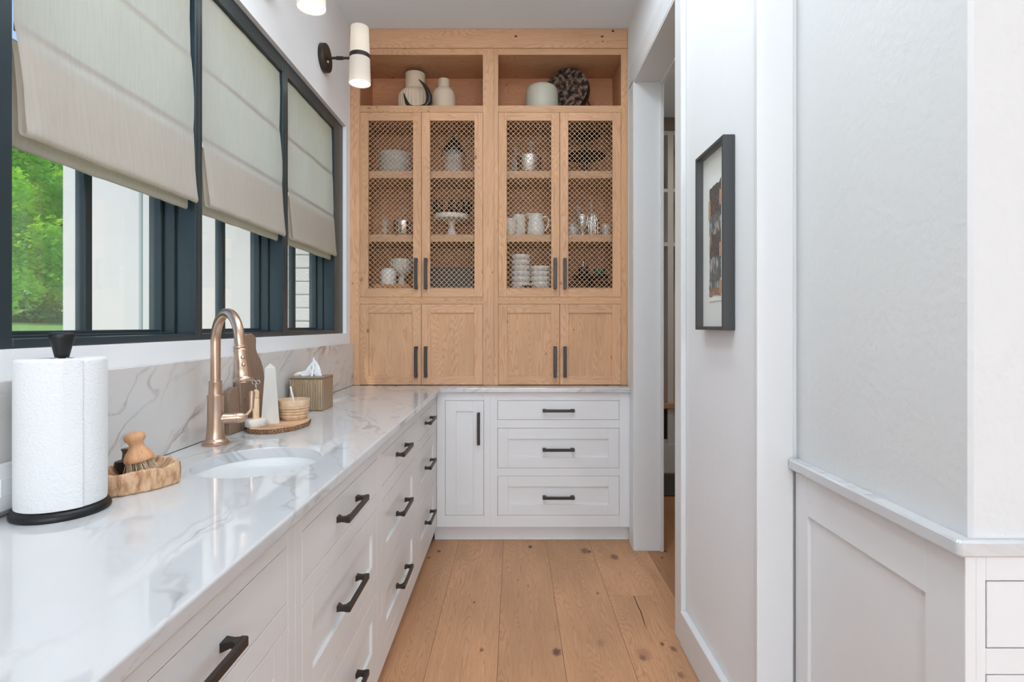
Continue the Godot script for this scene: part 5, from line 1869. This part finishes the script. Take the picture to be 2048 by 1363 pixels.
func glass_jar(c: Vector3) -> void:
	var t := thing("lidded_glass_jar", "ribbed glass jar with a dark domed lid and ring handle", "jar", c)
	var m := MB.new()
	m.lathe(pts([0.0, 0.0, 0.050, 0.0, 0.054, 0.005, 0.055, 0.10, 0.053, 0.150, 0.050, 0.158]), c, 112, 1, 1, 0.025, 22)
	part("jar", m, M.ware, t)
	part("lid", lathe1(pts([0.056, 0.156, 0.060, 0.160, 0.060, 0.172, 0.052, 0.184, 0.046, 0.205, 0.034, 0.222, 0.016, 0.236, 0.008, 0.244, 0.010, 0.250, 0.006, 0.256, 0.0, 0.257]), c, 36), M.pewter, t, "dark domed metal lid")
	m = MB.new()
	m.tube(arc_points(c + Vector3(0, 0.286, 0), Vector3.RIGHT, Vector3.UP, 0.030, 0, TAU * 39 / 40, 39), 0.0026, 8, false, true)
	part("ring", m, M.brass, t, "pale ring handle")
	m = MB.new()
	for s in [-1.0, 1.0]:
		m.tube([c + Vector3(s * 0.055, 0.170, 0), c + Vector3(s * 0.072, 0.145, 0), c + Vector3(s * 0.078, 0.120, 0)], [0.006, 0.005, 0.003], 8)
	part("clasp", m, M.pewter, t)


func bottle(called: String, c: Vector3, body: Array, stop: Array, label: String) -> void:
	var t := thing(called, label, "decanter", c)
	part("bottle", lathe1(pts(body), c, 32), M.ware, t)
	part("stopper", lathe1(pts(stop), c, 24), M.ware, t)


func tiered_stand(c: Vector3) -> void:
	var t := thing("tiered_stand", "two tier stand with black trays and a silver stem", "tiered stand", c)
	part("lower_tray", lathe1(pts([0.0, 0.118, 0.10, 0.114, 0.128, 0.122, 0.131, 0.126, 0.126, 0.126, 0.10, 0.119, 0.0, 0.122]), c, 48), M.dark, t)
	part("upper_tray", lathe1(pts([0.0, 0.248, 0.07, 0.244, 0.094, 0.252, 0.098, 0.256, 0.093, 0.256, 0.07, 0.249, 0.0, 0.252]), c, 48), M.dark, t)
	part("stem", lathe1(pts([0.0, 0.0, 0.045, 0.0, 0.046, 0.004, 0.016, 0.016, 0.010, 0.040, 0.012, 0.07, 0.020, 0.10, 0.014, 0.117, 0.008, 0.127, 0.008, 0.150, 0.014, 0.165, 0.007, 0.190, 0.006, 0.215, 0.012, 0.240, 0.006, 0.253, 0.007, 0.270, 0.004, 0.282, 0.0, 0.284]), c, 28), M.pewter, t)


func twig_basket(c: Vector3) -> void:
	var t := thing("twig_basket", "dark openwork basket of crossing twigs on the white cake stand", "basket", c)
	rng.seed = 88
	var m := MB.new()
	var spots := func(a: float, h: float) -> Vector3:
		var r := 0.092 + 0.040 * pow(h, 0.7)
		return c + Vector3(cos(a) * r, 0.004 + h * 0.098, sin(a) * r)
	for i in 64:
		var a := TAU * i / 64.0 + rng.randf_range(-0.05, 0.05)
		var lean := rng.randf_range(-0.45, 0.45)
		m.tube([spots.call(a, 0.0), spots.call(a + lean * 0.5, 0.45 + rng.randf_range(-0.1, 0.1)), spots.call(a + lean, rng.randf_range(0.8, 1.05))], [0.0035, 0.004, 0.0025], 5)
	var tw := part("twigs", m, M.horn, t)
	tw.set_meta("kind", "stuff")
	m = MB.new()
	m.tube(arc_points(c + Vector3(0, 0.006, 0), Vector3.RIGHT, Vector3.BACK, 0.094, 0, TAU * 47 / 48, 47), 0.004, 6, false, true)
	part("bottom_hoop", m, M.horn, t)


func pitcher(c: Vector3) -> void:
	var t := thing("pitcher", "white pitcher with a curved handle on the middle right shelf", "pitcher", c)
	var m := MB.new()
	m.lathe(pts([0.0, 0.0, 0.042, 0.0, 0.050, 0.008, 0.055, 0.04, 0.052, 0.085, 0.044, 0.115, 0.045, 0.138, 0.047, 0.144, 0.0445, 0.144, 0.041, 0.115, 0.048, 0.08, 0.050, 0.04, 0.0, 0.008]), c, 40)
	for i in m.v.size():   # pull the rim out to a lip on the left
		var q := m.v[i] - c
		if q.y > 0.11:
			m.v[i] += Vector3(-0.022, 0.006, 0) * smoothstep(0.11, 0.144, q.y) * smoothstep(0.4, 1.0, -q.x / 0.047)
	part("body", m, M.china, t)
	m = MB.new()
	m.tube([c + Vector3(0.043, 0.125, 0), c + Vector3(0.066, 0.132, 0), c + Vector3(0.080, 0.112, 0), c + Vector3(0.078, 0.078, 0), c + Vector3(0.064, 0.048, 0), c + Vector3(0.052, 0.038, 0)], 0.0055, 10)
	part("handle", m, M.china, t)


# ---------------------------------------------------------------- the hall beyond the doorway

func hall() -> void:
	struct("wall_hall_back", bx(P(0.833, -0.12, 5.2), P(3.7, 3.078, 5.3), 0.0), M.wall, "wall at the end of the hall")
	struct("wall_hall_right", bx(P(2.7, -0.12, 1.56), P(2.85, 3.078, 5.2), 0.0), M.wall, "right wall of the hall")
	var t := thing("locker_unit", "built in white locker with open cubbies and a bench, seen through the doorway", "cabinet", P(1.6, 0.0, 4.95))
	var F := 4.70
	var m := MB.new()
	for e in [[0.835, 0.875], [1.335, 1.385], [1.84, 1.89], [2.345, 2.395]]:
		add_box(m, P(e[0], 0.0, F), P(e[1], 2.96, 5.19), 0.002)
	part("divider", m, M.trim, t)
	for h in [[2.435, 2.465], [1.965, 2.0], [2.93, 2.97]]:
		part("shelf", bx(P(0.876, h[0], F + 0.004), P(2.344, h[1], 5.15), 0.002), M.trim, t)
	part("back_panel", bx(P(0.876, 0.6, 5.15), P(2.344, 2.93, 5.17), 0.0), M.beige, t)
	part("soffit", bx(P(0.835, 2.971, F - 0.01), P(2.395, 3.077, 5.19), 0.0), M.taupe, t)
	m = MB.new()
	board(m, P(0.876, 0.56, F - 0.03), P(2.344, 0.605, 5.15), 0, 0.003)
	part("bench", m, M.oak, t)
	part("base_panel", bx(P(0.876, 0.09, F + 0.02), P(2.344, 0.56, F + 0.04), 0.001), M.trim, t)
	part("baseboard", bx(P(0.835, 0.0, F - 0.012), P(2.395, 0.25, F - 0.001), 0.003), M.trim, t)
	m = MB.new()
	add_box(m, P(1.20, 0.29, F + 0.012), P(1.332, 0.55, F + 0.0195), 0.001)
	part("vent", m, M.dark, t, "black vent grille")
	var ph := thing("wall_phone", "small white intercom handset on the back of the locker", "intercom", P(1.435, 1.33, 5.14))
	part("body", bx(P(1.41, 1.33, 5.125), P(1.465, 1.50, 5.149), 0.006), M.plastic, ph)
	part("screen", bx(P(1.418, 1.44, 5.1235), P(1.457, 1.485, 5.126), 0.001), M.dark, ph)
	ware("dark_vase", [0.0, 0.0, 0.05, 0.0, 0.075, 0.05, 0.07, 0.10, 0.03, 0.14, 0.028, 0.17, 0.034, 0.18], P(1.27, 2.4655, 4.85), M.dark, "dark vase on the top cubby of the locker", "vase")
	m = MB.new()
	add_box(m, P(1.0, 0.0005, 4.05), P(1.9, 0.012, 4.62), 0.003)
	single("door_mat", m, M.slate, "dark grey mat on the floor before the locker", "mat")
